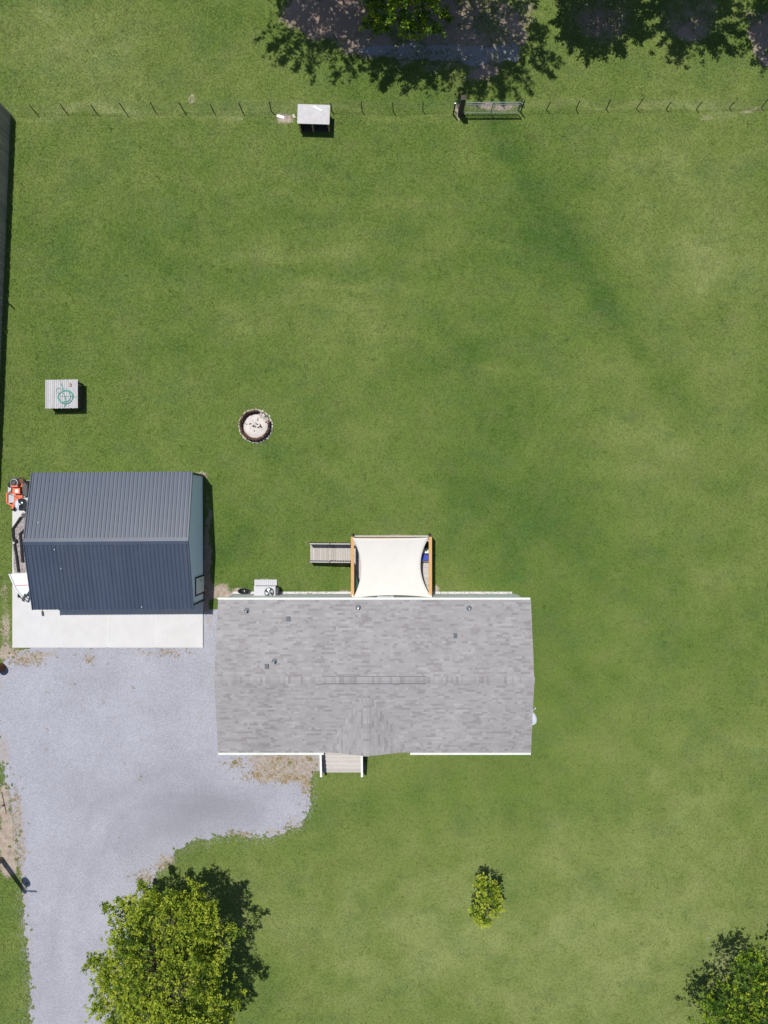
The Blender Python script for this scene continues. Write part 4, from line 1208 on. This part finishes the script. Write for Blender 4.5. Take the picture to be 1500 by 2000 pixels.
def hose(label):
    C = G(127.5, 775, wz)
    pts = []
    rr = random.Random(4)
    pts += [G(119, 748, wz), G(121, 754, wz), G(124, 760, wz)]
    for k in range(0, 64):
        a = 1.9 - k * 2 * math.pi / 21
        r = .43 + .05 * math.sin(k * .27) - (.14 if 24 < k < 34 else 0)
        pts.append(C + Vector((r * 1.02 * math.cos(a) + .02 * math.sin(k * .6), r * .9 * math.sin(a), 0)))
    pts += [C + Vector((.12, -.38, 0)), G(126, 793, wz), G(124, 800, wz)]
    sm = []
    for i in range(len(pts) - 1):
        a, b = pts[i], pts[i + 1]
        for f in (0, .5): sm.append(a.lerp(b, f))
    sm = [(sm[max(i - 1, 0)] + sm[i] + sm[min(i + 1, len(sm) - 1)]) / 3 for i in range(len(sm))]
    sm = [p + Vector((0, 0, .03 + .012 * (i % 40) / 40)) for i, p in enumerate(sm)]
    t = thing('garden_hose', (C.x, C.y, wz), label, 'hose')
    MB().tube(sm, .019, 6).build('hose_coil', 'hose_green', t, True)
    e = sm[-1]
    MB().tube([e, e + Vector((.0, -.04, -.05)), e + Vector((.0, -.05, -.3))], .017, 6).build('hose_tail', 'hose_green', t, True)
    c2 = G(115, 763, wz + .03)
    MB().tube([c2 + Vector((.15 * math.cos(t_), .15 * math.sin(t_), .015)) for t_ in np.linspace(.3, 6.0, 24)], .011, 6).build('hose_loop', 'hose_green', t, True)
    MB().tube([G(117, 773.5, wz + .05), G(133, 774, wz + .06), G(150, 775, wz + .05), G(158, 778, wz - .1)], .008, 5).build('hose_end', 'hose_green', t, True)
hose('teal green garden hose coiled on the slatted pump cover')
p = G(137.5, 751.5, wz)
bk = thing('brick_piece', (p.x, p.y, wz), 'reddish broken brick lying on the slatted pump cover', 'brick')
q = MB().prism([(p.x - .05, p.y - .1), (p.x + .06, p.y - .11), (p.x + .07, p.y + .05), (p.x + .01, p.y + .12), (p.x - .06, p.y + .06)], wz + .002, wz + .06)
q.build('half_brick', 'brick_red', bk)
B('mortar', 'pale_stone', bk, (p.x + .01, p.y - .04, wz + .062), (.05, .07, .006))

# ------------------------------------------------------------------ fire pit
fc = G(499.5, 832)
pit = thing('fire_pit', (fc.x, fc.y, 0), 'round fire pit of charred blocks with pale ash in the lawn', 'fire pit')
MB().lathe([(.92, .012), (.6, .05), (.3, .09), (0, .10)], (fc.x, fc.y, 0), 36).build('ash_bed', 'ash', pit, True)
n = 26
for L in range(3):
    for k in range(n):
        a = 2 * math.pi * (k + .5 * L) / n
        deg = math.degrees(a) % 360
        if 18 < deg < 72: continue
        r = .80 + .02 * R.uniform(-1, 1) + .035 * L
        q = MB(); Mz = Matrix.Rotation(a + R.uniform(-.05, .05), 3, 'Z')
        q.box((fc.x + r * math.cos(a), fc.y + r * math.sin(a), .085 + .165 * L), (.10, .185, .16), M=Mz)
        q.build('fire_block', 'char_brick', pit)
for k in range(40):
    a = 2 * math.pi * k / 40 + R.uniform(-.03, .03)
    q = MB(); r = 1.0 + R.uniform(-.03, .035)
    q.box((fc.x + r * math.cos(a), fc.y + r * math.sin(a), .03), (R.uniform(.06, .13), R.uniform(.11, .155), R.uniform(.05, .08)), M=Matrix.Rotation(a, 3, 'Z') @ Matrix.Rotation(R.uniform(-.1, .1), 3, 'Y'))
    q.build('edging_stone', 'pale_stone', pit)
for k in range(9):
    a = math.radians(20 + 6.2 * k); r = R.uniform(.68, .92)
    q = MB()
    q.box((fc.x + r * math.cos(a), fc.y + r * math.sin(a), .10 + .07 * (k % 2)), (R.uniform(.14, .2), R.uniform(.12, .2), .13),
          M=Matrix.Rotation(a + R.uniform(-.6, .6), 3, 'Z') @ Matrix.Rotation(R.uniform(-.3, .3), 3, 'X'))
    q.build('fallen_block', 'pale_stone', pit)
for (dx, dy, a, l) in ((-.32, .12, .5, .14), (.05, .14, 2.5, .2), (-.1, -.02, 1.4, .16), (.22, -.08, .3, .3), (.1, .1, -.5, .12), (.28, .02, 1.2, .16)):
    MB().tube([(fc.x + dx - l / 2 * math.cos(a), fc.y + dy - l / 2 * math.sin(a), .10), (fc.x + dx + l / 2 * math.cos(a), fc.y + dy + l / 2 * math.sin(a), .13)], .028 if l < .2 else .016, 6).build('charred_stick', 'charcoal', pit)

for k in range(13):
    a = R.uniform(0, 6.283); r = .62 * math.sqrt(R.random()); sz = R.uniform(.03, .075)
    q = MB()
    q.box((fc.x + r * math.cos(a), fc.y + r * math.sin(a), .085 + .03 * (1 - r)), (sz * R.uniform(.8, 1.8), sz, sz * .6), M=Matrix.Rotation(a * 3, 3, 'Z') @ Matrix.Rotation(R.uniform(-.4, .4), 3, 'X'))
    q.build('burnt_lump', R.choice(['ash', 'pale_stone', 'pale_stone', 'char_brick', 'charcoal']), pit)

# ------------------------------------------------------------------ field shelter by the wire fence
z1 = 1.15
s0, s1 = G(581, 204, z1), G(644, 242, z1)
sc2 = (s0 + s1) / 2
sh = thing('animal_shelter', (sc2.x, sc2.y, 0), 'small open-fronted shelter with grey flat roof at the wire fence', 'shelter')
sw, sd = s1.x - s0.x, s0.y - s1.y
Mt = Matrix.Rotation(math.radians(-1.8), 3, 'Z')
MB().box((sc2.x, sc2.y, z1 - .02), (sw, sd, .03), M=Mt).build('roof_sheet', 'tin_grey', sh)
B('back_wall', 'wood_dark', sh, (sc2.x, s0.y - .12, .55), (sw - .1, .03, 1.08))
for X in (s0.x + .08, s1.x - .08): B('side_wall', 'wood_dark', sh, (X, sc2.y + .02, .55), (.03, sd - .2, 1.08))
for X in (s0.x + .1, sc2.x - .1, s1.x - .1): B('front_post', 'wood_brown', sh, (X, s1.y + .08, .56), (.09, .07, 1.1))
B('header', 'wood_brown', sh, (sc2.x, s1.y + .08, 1.06), (sw - .25, .05, .1))
B('floor', 'wood_dark', sh, (sc2.x, sc2.y, .06), (sw - .14, sd - .16, .06))
a, b = G(612.5, 208.5, z1), G(629, 217, z1)
def plank(a, b, w, t, label, m='white_paint'):
    t_ = thing('loose_board', ((a.x + b.x) / 2, (a.y + b.y) / 2, min(a.z, b.z)), label, 'board', 'loose boards at the shelter')
    up = Vector((0, 0, t / 2 + .002))
    MB().bar(a + up, b + up, w, t).build('plank', m, t_)
    d = (b - a)
    for f in (.12, .86):
        p = a + d * f + Vector((0, 0, t + .003))
        MB().lathe([(.008, 0), (.006, .004), (0, .005)], p, 6).build('nail', 'rust', t_)
plank(a, b, .10, .03, 'white board lying slantwise on the shelter roof')
plank(G(541, 226), G(555, 230.5), .16, .04, 'pale board lying on sand left of the shelter')
plank(G(572, 224), G(576, 231), .14, .05, 'short tan board on sand close to the shelter wall', 'pale_stone')

# ------------------------------------------------------------------ wire fence, gate, timber fence
def wire_fence(bases, label, hts):
    p0 = G(*bases[0])
    t = thing('wire_fence', p0, label, 'fence', 'wire fences across the lawn')
    tops = []
    for (bx, by), h in zip(bases, hts):
        p = G(bx, by)
        lean = Vector((R.uniform(-.05, .05), R.uniform(-.06, .06), 0)) * h
        tp = p + lean + Vector((0, 0, h))
        tops.append((p, tp))
        q = MB()
        q.bar(p, tp, .055, .02); q.bar(p, tp, .02, .06)
        q.build('fence_post', 'post_steel', t)
    for f in (.25, .5, .75, .95):
        MB().tube([p.lerp(tp, f) for p, tp in tops], .004, 4).build('fence_wire', 'wire', t)
    return t
def by(x): return 221 - 8 * max(0, (x - 70)) / 1200
LX = [11, 70, 129, 188, 245, 303, 360, 418, 474, 530, 590, 648, 707, 768, 826, 886]
wire_fence([(x_, by(x_) + R.uniform(-1, 1)) for x_ in LX], 'low wire fence on thin dark posts left of the gate', [1.05 + R.uniform(-.1, .1) for _ in LX])
RXs = [1012, 1067, 1125, 1184, 1243, 1301, 1360, 1424, 1487, 1545]
wire_fence([(x_, by(x_) + R.uniform(-1, 1)) for x_ in RXs], 'low wire fence on thin dark posts right of the gate', [1.3, 1.0, 1.1, 1.1, 1.15, .85, .9, .8, 1.0, 1.0])
g_p = G(899, 223)
gp = thing('gate_post', g_p, 'thick dark timber post at the left end of the field gate', 'post')
MB().hexa([g_p + Vector(v) for v in ((-.15, -.15, -.1), (.15, -.15, -.1), (.15, .15, -.1), (-.15, .15, -.1), (-.14, -.14, 1.95), (.14, -.14, 1.95), (.13, .14, 1.97), (-.14, .14, 1.95))]).build('timber', 'wood_dark', gp)
for z in (.35, 1.2): MB().tube([g_p + Vector((.15, -.05, z)), g_p + Vector((.26, -.05, z))], .02, 6).build('hinge', 'galvanised', gp)
g2 = G(885, 224)
bp = thing('brace_post', g2, 'thin dark post just left of the thick gate post', 'post')
MB().tube([g2, g2 + Vector((.02, 0, 1.35))], .045, 8).build('timber', 'wood_dark', bp)
MB().lathe([(.05, 1.34), (.05, 1.38), (0, 1.39)], g2 + Vector((.02, 0, 0)), 8).build('cap', 'galvanised', bp)
ga, gb_ = G(904, 220, .2), G(1012, 219.5, .2)
gate = thing('field_gate', (ga.x, ga.y, 0), 'grey tubular metal field gate filled with wire mesh', 'gate')
def gpt(f, z): p = ga.lerp(gb_, f); return Vector((p.x, p.y, z))
gz0_, gz1 = .2, 1.38
for z in (gz0_, 1.12, gz1): MB().tube([gpt(0, z), gpt(1, z)], .026, 8).build('gate_rail', 'gate_tube', gate)
for f in (0, .51, 1): MB().tube([gpt(f, gz0_), gpt(f, gz1)], .024, 8).build('gate_upright', 'gate_tube', gate)
q = MB()
for i in range(1, 36): q.tube([gpt(i / 36, gz0_), gpt(i / 36, gz1)], .0055, 3, False)
for i in range(1, 10): q.tube([gpt(0, gz0_ + (gz1 - gz0_) * i / 10), gpt(1, gz0_ + (gz1 - gz0_) * i / 10)], .0055, 3, False)
q.build('wire_mesh', 'wire', gate)
le = thing('latch_post', G(1017, 219), 'slim dark post at the latch end of the field gate', 'post')
lp = G(1017, 219)
MB().tube([lp, lp + Vector((0, 0, 1.4))], .04, 8).build('timber', 'wood_dark', le)
MB().tube([lp + Vector((-.12, 0, 1.0)), lp + Vector((.04, 0, 1.0))], .014, 6).build('latch', 'galvanised', le)

f0, f1 = G(21, 222), G(-9, 950)
fence = thing('timber_fence', f0, 'tall weathered grey timber privacy fence along the left edge', 'fence')
fd = (f1 - f0); fl = fd.length; fdir = fd.normalized(); fn = Vector((-fdir.y, fdir.x, 0))
if fn.x < 0: fn = -fn
n = int(fl / .148)
fang = math.atan2(fdir.y, fdir.x)
pk = []
for v in range(6):
    h = 1.84 + .015 * v
    pk.append(MB().prism([(-.07, -.01), (.07, -.01), (.07, .01), (-.07, .01)], .03, h).mesh('picket', 'fence_grey'))
for i in range(n):
    p = f0 + fdir * (.074 + i * .148) + fn * R.uniform(-.004, .004)
    inst('picket', pk[R.randrange(6)], fence, p, (R.uniform(-.012, .012), R.uniform(-.008, .008), fang))
for i in range(0, n, 16):
    p = f0 + fdir * (.05 + i * .148) - fn * .07
    MB().box(p + Vector((0, 0, .95)), (.1, .1, 1.9), rz=fang).build('fence_post', 'fence_grey', fence)
for z in (.35, 1.0, 1.65):
    MB().bar(f0 - fn * .035 + Vector((0, 0, z)), f1 - fn * .035 + Vector((0, 0, z)), .04, .09).build('fence_rail', 'fence_grey', fence)
pa, pb = G(3, 584, 1.2), G(21, 596, .02)
lpz = thing('leaning_pole', pb, 'thin dark pole leaning against the grey timber fence', 'pole')
MB().tube([pb, pa], [.045, .035], 8).build('shaft', 'wood_dark', lpz)
MB().lathe([(.05, 0), (.05, .04), (0, .05)], pa, 8).build('cap', 'rubber', lpz)

# ------------------------------------------------------------------ things along the drive's left edge
p = G(3, 1303)
br = thing('burn_barrel', p, 'rusty brown steel barrel at the left edge of the driveway', 'barrel')
MB().lathe([(.27, 0), (.27, .28), (.285, .3), (.27, .32), (.27, .58), (.285, .6), (.27, .62), (.27, .86), (.285, .88), (.26, .88), (.255, .3), (0, .3)], (p.x, p.y, .02), 24).build('drum', 'rust', br)
MB().lathe([(.25, .32), (.1, .38), (0, .4)], (p.x, p.y, .02), 14).build('ash', 'ash', br)
p = G(3, 1678)
up_ = thing('utility_pole', p, 'tall wooden utility pole at the left edge, casting its long shadow on the drive', 'utility pole')
PH = 8.3
MB().tube([p, p + Vector((0, 0, PH * .5)), p + Vector((0, 0, PH))], [.16, .145, .125], 14).build('pole', 'pole_wood', up_)
tf = MB().lathe([(.0, PH - 2.0), (.21, PH - 2.0), (.22, PH - 1.95), (.22, PH - 1.2), (.2, PH - 1.15), (0, PH - 1.13)], p + Vector((.34, .22, 0)), 18).build('transformer', 'grey_metal', up_)
MB().lathe([(.05, 0), (.06, .05), (.04, .1), (.05, .15), (0, .2)], p + Vector((.34, .22, PH - 1.15)), 10).build('bushing', 'rust', tf)
MB().bar(p + Vector((-.2, .0, PH - .25)), p + Vector((.75, -.02, PH - .25)), .07, .09).build('crossarm', 'pole_wood', up_)
for dx in (.45, .7): MB().lathe([(.04, 0), (.06, .04), (.03, .08), (.05, .12), (0, .16)], p + Vector((dx, -.01, PH - .2)), 10).build('insulator', 'grey_metal', up_)
a, b = G(3, 1547, .05), G(12, 1590, .05)
rod = thing('dark_bar', ((a.x + b.x) / 2, (a.y + b.y) / 2, 0), 'thin dark bar on the sandy edge of the driveway', 'rod')
MB().tube([a, b], .014, 6).build('shaft', 'rail_black', rod)
MB().box(G(6.5, 1573, .05), (.14, .09, .07), rz=.4).build('bar_block', 'rail_black', rod)  # small dark block partway along the thin dark bar

# ------------------------------------------------------------------ trees
def tree(base, crown_c, rad, trunk_r, tips, per, leaf, m, label, group, seed, cat='tree', name='tree', lobes=26, lobe_r=.34, low=.25, plumes=14, spike_len=.25, tb=0.0, south=False, name_cone=False):
    """crown_c: centre of the crown, rad: (x, y, z) radii; leaves in clumps on branch tips"""
    g = np.random.default_rng(seed)
    rr = random.Random(seed)
    base, cc, rad = Vector(base), Vector(crown_c), Vector(rad)
    t = thing(name, base, label, cat, group)
    top = cc + Vector((0, 0, rad.z * .55))
    mid = base.lerp(cc, .5) + Vector((rr.uniform(-.1, .1), rr.uniform(-.1, .1), 0))
    MB().tube([base - Vector((0, 0, .1)), base + Vector((0, 0, .25)), mid, cc, top], [trunk_r * 1.35, trunk_r, trunk_r * .8, trunk_r * .5, trunk_r * .12], 10).build('trunk', 'bark', t, True)
    # lobes
    LC, LR = [], []
    ga_ = math.pi * (3 - math.sqrt(5))
    for i in range(lobes):
        zz = 1 - (i + .5) / lobes * (1 + low)
        a = i * ga_ + rr.uniform(-.35, .35)
        r = math.sqrt(max(0, 1 - zz * zz))
        if name_cone: r = r * (1 - max(0, zz)) ** .5
        k = rr.uniform(.45, .82)
        LC.append(cc + Vector((rad.x * r * math.cos(a) * k, rad.y * r * math.sin(a) * k, rad.z * zz * k)))
        LR.append(lobe_r * rr.uniform(.72, 1.25))
    for i in range(plumes):
        zz = rr.uniform(-.15, .85); a = rr.gauss(-1.57, .75) if south and i % 4 else rr.uniform(0, 6.283); r = math.sqrt(1 - zz * zz)
        k = rr.uniform(.80, .95)
        LC.append(cc + Vector((rad.x * r * math.cos(a) * k, rad.y * r * math.sin(a) * k, rad.z * zz * k)))
        LR.append(lobe_r * rr.uniform(.42, .62))
    for i, c in enumerate(LC):
        s = base.lerp(cc, rr.uniform(.55, 1.0)) if c.z > base.z + .8 else base.lerp(cc, .5)
        md = s.lerp(c, .5) + Vector((rr.uniform(-.2, .2), rr.uniform(-.2, .2), rr.uniform(0, .25))) * rad.x * .25
        MB().tube([s, md, md.lerp(c, .7)], [trunk_r * .30, trunk_r * .18, trunk_r * .06], 6).build('limb', 'bark', t, True)
    LCa, LRa = np.array(LC), np.array(LR)
    w = LRa ** 2; w /= w.sum()
    li = g.choice(len(LC), tips, p=w)
    d = g.normal(size=(tips, 3)); d /= np.linalg.norm(d, axis=1)[:, None]
    out = (LCa[li] - np.array(cc)) / np.array(rad)
    d = d + out * .9 + np.array([0, 0, .25]); d /= np.linalg.norm(d, axis=1)[:, None]
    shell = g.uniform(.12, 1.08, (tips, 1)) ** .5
    stick = np.where(g.random((tips, 1)) < .10, g.uniform(1.1, 1.4, (tips, 1)), 1.0)
    P = LCa[li] + d * LRa[li][:, None] * shell * stick * np.array(rad)
    npl = len(LC) - plumes
    pl_ = li >= npl
    od = (LCa[li] - np.array(cc)); ol = np.linalg.norm(od, axis=1)[:, None]; od = od / np.maximum(ol, 1e-6)
    u_ = g.random((tips, 1))
    spike = LCa[li] + od * u_ * spike_len * rad.x + g.normal(0, 1, (tips, 3)) * (.03 + .11 * (1 - u_)) * lobe_r * 1.6 * rad.x
    P = np.where(pl_[:, None], spike, P)
    # twigs as thin slivers for the long tips are left to the leaves; rosettes of leaves at each tip
    n = tips * per
    ti = np.repeat(np.arange(tips), per)
    ax = d[ti] * .8 + np.array([0, 0, .55])
    dd = g.normal(size=(n, 3)); dd /= np.linalg.norm(dd, axis=1)[:, None]
    ld = dd + ax * .75; ld /= np.linalg.norm(ld, axis=1)[:, None]
    pos = P[ti] + g.normal(0, leaf * .35, (n, 3))
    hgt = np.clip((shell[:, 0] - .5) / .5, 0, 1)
    tint = (.12 + tb + .62 * hgt ** 1.5 + g.normal(0, .16, tips))[ti] + g.normal(0, .10, n)  # outer leaves tinted brighter, inner darker: crown shading put into leaf colour
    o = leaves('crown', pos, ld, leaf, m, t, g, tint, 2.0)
    return t
# oak over the drive, lower left
c = G(325, 1888, 4.1)
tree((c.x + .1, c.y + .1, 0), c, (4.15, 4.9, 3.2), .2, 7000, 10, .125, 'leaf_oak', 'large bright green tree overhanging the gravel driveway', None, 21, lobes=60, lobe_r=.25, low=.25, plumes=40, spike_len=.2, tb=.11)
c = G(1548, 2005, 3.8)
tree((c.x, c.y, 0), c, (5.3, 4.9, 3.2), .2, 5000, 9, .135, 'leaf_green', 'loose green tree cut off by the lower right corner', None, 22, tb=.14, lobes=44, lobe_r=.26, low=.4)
# sapling on the front lawn: two tufts on a thin pale stem
c = G(951, 1762, 2.8)
tree((G(953, 1785).x, G(953, 1785).y, 0), c, (.95, 1.35, 1.0), .05, 230, 10, .15, 'leaf_oak', 'small young tree standing alone on the front lawn', None, 23, lobes=9, lobe_r=.44, low=.7, plumes=6, tb=.2, name='sapling')
# row of trees along the top edge
TOPT = [(-5.3, 33.8, 3.7, 10.0, 3.4, 'leftmost tree of the row along the top, seen by its shadow'),
        (1.1, 30.8, 3.5, 3.3, 2.5, 'green tree whose crown reaches in at the top, above the field gate track'),
        (.3, 32.7, 3.5, 10.0, 3.8, 'tall tree standing behind the nearest crown at the top'),
        (4.6, 31.9, 3.5, 10.0, 4.0, 'tall pointed tree at the top, right of the nearest crown'),
        (12.2, 31.8, 2.8, 5.0, 3.0, 'tree at the top with a round shadow right of the gate'),
        (17.6, 32.5, 2.6, 7.0, 3.0, 'second tree from the right along the top edge'),
        (23.4, 32.0, 2.6, 7.0, 3.0, 'rightmost tree of the row along the top edge')]
for i, (x_, y_, r_, zc, rz_, lb) in enumerate(TOPT):
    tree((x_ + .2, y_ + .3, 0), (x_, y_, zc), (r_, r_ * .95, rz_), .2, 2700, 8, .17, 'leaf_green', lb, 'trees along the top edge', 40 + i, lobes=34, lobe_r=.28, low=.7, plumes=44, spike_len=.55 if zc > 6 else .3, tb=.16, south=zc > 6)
trk = ragged([G(*p) for p in ((700, 98), (760, 88), (850, 86), (930, 92), (1012, 88), (1010, 120), (930, 128), (840, 116), (760, 112))], .1, .12)
tag(sheet('dirt_track', trk, 0.012, 'gravel', lambda x, y: {'dirt': np.clip(.38 + .6 * (fbm(x, y, 1.5) - .5), 0, 1), 'darken': 0 * x + .3}, .3), 'pale grey worn track under the top trees', 'track', kind='structure')

# ------------------------------------------------------------------ grass blades, weeds on the gravel
NB = 760000
gx_ = rng.uniform(-24.5, 24.5, NB); gy_ = rng.uniform(-32.5, 32.5, NB)
keep = ~inside(gx_, gy_, GRAVEL[::2])
def outside_rect(x0, x1, y0, y1): return ~((gx_ > x0) & (gx_ < x1) & (gy_ > y0) & (gy_ < y1))
keep &= outside_rect(PADX0 - .02, PADX1 + .02, PADY0 - .02, PADY1 + .02)
keep &= outside_rect(WX0, WX1, WYS, WYN) & outside_rect(g0.x - .03, g1.x + .03, g1.y - .6, g0.y + .03)
keep &= outside_rect(DX0, DX1, DY0, DY1)
keep &= ((gx_ - fc.x * 0 - G(499.5, 832).x) ** 2 + (gy_ - G(499.5, 832).y) ** 2) > 1.03 ** 2
bb = bare_shade_of(gx_, gy_) + .95 * (fbm(gx_, gy_, 2.6, 4) - .5)
keep &= rng.random(NB) > np.clip((bb - .26) / .40, 0, 1)
X_, Y_ = gx_[keep], gy_[keep]
n = len(X_)
tone = tone_of(X_, Y_) + rng.normal(0, .08, n)
a = rng.uniform(0, 2 * math.pi, n); el = rng.uniform(.15, .8, n)
L = rng.uniform(.06, .13, n); W = rng.uniform(.018, .034, n)
dx, dy = np.cos(a), np.sin(a)
b0 = np.stack([X_ - dy * W, Y_ + dx * W, np.full(n, .004)], 1)
b1 = np.stack([X_ + dy * W, Y_ - dx * W, np.full(n, .004)], 1)
tpv = np.stack([X_ + dx * L * np.cos(el), Y_ + dy * L * np.cos(el), .004 + L * np.sin(el)], 1)
vv = np.stack([b0, b1, tpv], 1).reshape(-1, 3)
gro = mesh_np('grass', vv, np.arange(3 * n).reshape(-1, 3), 'grass_blade', {'tone': np.clip(tone, 0, 1)})
tag(gro, 'short mown grass covering the whole yard', 'grass', kind='stuff')

# weed tufts on the drive's edges
WEED = [(458, 1490, 14, 10, 30), (500, 1515, 30, 10, 60), (560, 1520, 40, 10, 80), (600, 1540, 14, 24, 60), (575, 1615, 25, 10, 60), (470, 1628, 30, 5, 40), (330, 1690, 25, 15, 60), (285, 1715, 25, 18, 50),
        (550, 1490, 65, 18, 110), (30, 1580, 14, 50, 50), (38, 1680, 12, 60, 60), (50, 1290, 40, 14, 80), (170, 1285, 20, 12, 20), (330, 1275, 50, 7, 30), (220, 1440, 180, 130, 16), (566, 1489, 4, 4, 8), (458, 1489, 4, 4, 14), (605, 1482, 3, 3, 14)]
ps, tn = [], []
for cx, cy, sx, sy, k in WEED:
    for _ in range(k):
        q_ = G(R.gauss(cx, sx * .6), R.gauss(cy, sy * .6))
        for _ in range(R.randint(2, 8)):
            ps.append((q_.x + R.gauss(0, .05), q_.y + R.gauss(0, .05), .02)); tn.append(R.gauss(.1 if k in (8, 14) else .55, .3))
ps = np.array(ps); n = len(ps)
ok = inside(ps[:, 0], ps[:, 1], GRAVEL[::2]) & ~((ps[:, 0] > PADX0) & (ps[:, 0] < PADX1) & (ps[:, 1] > PADY0) & (ps[:, 1] < PADY1))
ps, tn = ps[ok], np.array(tn)[ok]; n = len(ps)
a = rng.uniform(0, 6.28, n); L = rng.uniform(.04, .1, n); W = rng.uniform(.012, .03, n)
dx, dy = np.cos(a), np.sin(a)
vv = np.stack([ps + np.stack([-dy * W, dx * W, 0 * W], 1), ps + np.stack([dy * W, -dx * W, 0 * W], 1), ps + np.stack([dx * L, dy * L, L * .5], 1)], 1).reshape(-1, 3)
wd_ = mesh_np('weeds', vv, np.arange(3 * n).reshape(-1, 3), 'leaf_litter', {'tone': np.clip(tn, 0, 1)})
tag(wd_, 'small weeds and dry tufts scattered along the gravel edges', 'weeds', kind='stuff')

# stray stones off the drive and grass creeping onto it
eg = np.array([(p.x, p.y) for i, p in enumerate(GRAVEL) if not (G(20, 0).x < p.x < G(640, 0).x and p.y > G(0, 1480).y)])
k = 5200
pi_ = rng.integers(0, len(eg), k)
sx_ = eg[pi_, 0] + rng.normal(0, .22, k); sy_ = eg[pi_, 1] + rng.normal(0, .22, k)
sr = rng.uniform(.012, .034, k)
oct_ = np.array([(1, 0, 0), (0, 1, 0), (-1, 0, 0), (0, -1, 0), (0, 0, .7)])
vv = np.stack([sx_, sy_, np.full(k, .024)], 1)[:, None, :] + oct_[None] * sr[:, None, None] * rng.uniform(.6, 1.3, (k, 5, 1))
ff = (np.arange(k)[:, None, None] * 5 + np.array([(0, 1, 4), (1, 2, 4), (2, 3, 4), (3, 0, 4)])[None]).reshape(-1, 3)
zz_ = np.zeros(k * 5)
st_o = mesh_np('loose_gravel', vv.reshape(-1, 3), ff, 'gravel', {'dirt': zz_ + .3, 'darken': zz_}, domain='POINT')
tag(st_o, 'loose stones strewn along the edges of the gravel driveway', 'gravel', kind='stuff')
k = 260
pi_ = rng.integers(0, len(eg), k)
cx_ = eg[pi_, 0] + rng.normal(0, .14, k); cy_ = eg[pi_, 1] + rng.normal(0, .14, k)
m = 2600                                            # coarser clumps out in the lawn
lx_, ly_ = rng.uniform(-24, 24, m), rng.uniform(-32, 32, m)
ok = ~inside(lx_, ly_, GRAVEL[::2]) & ~((lx_ > PADX0) & (lx_ < PADX1) & (ly_ > PADY0) & (ly_ < PADY1)) & (bare_shade_of(lx_, ly_) < .5)
lx_, ly_ = lx_[ok], ly_[ok]
ct = np.concatenate([rng.normal(.62, .2, k), tone_of(lx_, ly_) + rng.normal(0, .2, len(lx_))])
cx_, cy_ = np.concatenate([cx_, lx_]), np.concatenate([cy_, ly_])
sp = np.concatenate([np.full(k, .03), rng.uniform(.05, .16, len(lx_))])
rep = 9
X_ = np.repeat(cx_, rep) + rng.normal(0, 1, len(cx_) * rep) * np.repeat(sp, rep)
Y_ = np.repeat(cy_, rep) + rng.normal(0, 1, len(cx_) * rep) * np.repeat(sp, rep)
tt_ = np.repeat(ct, rep) + rng.normal(0, .08, len(X_))
n = len(X_)
a = rng.uniform(0, 6.283, n); L = rng.uniform(.07, .15, n); W = rng.uniform(.02, .036, n); dx, dy = np.cos(a), np.sin(a)
vv = np.stack([np.stack([X_ - dy * W, Y_ + dx * W, 0 * W + .022], 1), np.stack([X_ + dy * W, Y_ - dx * W, 0 * W + .022], 1), np.stack([X_ + dx * L * .8, Y_ + dy * L * .8, .022 + L * .5], 1)], 1).reshape(-1, 3)
cl_o = mesh_np('grass_clumps', vv, np.arange(3 * n).reshape(-1, 3), 'grass_blade', {'tone': np.clip(tt_, 0, 1)})
tag(cl_o, 'coarser grass clumps in the lawn and along the gravel edge', 'grass', kind='stuff')
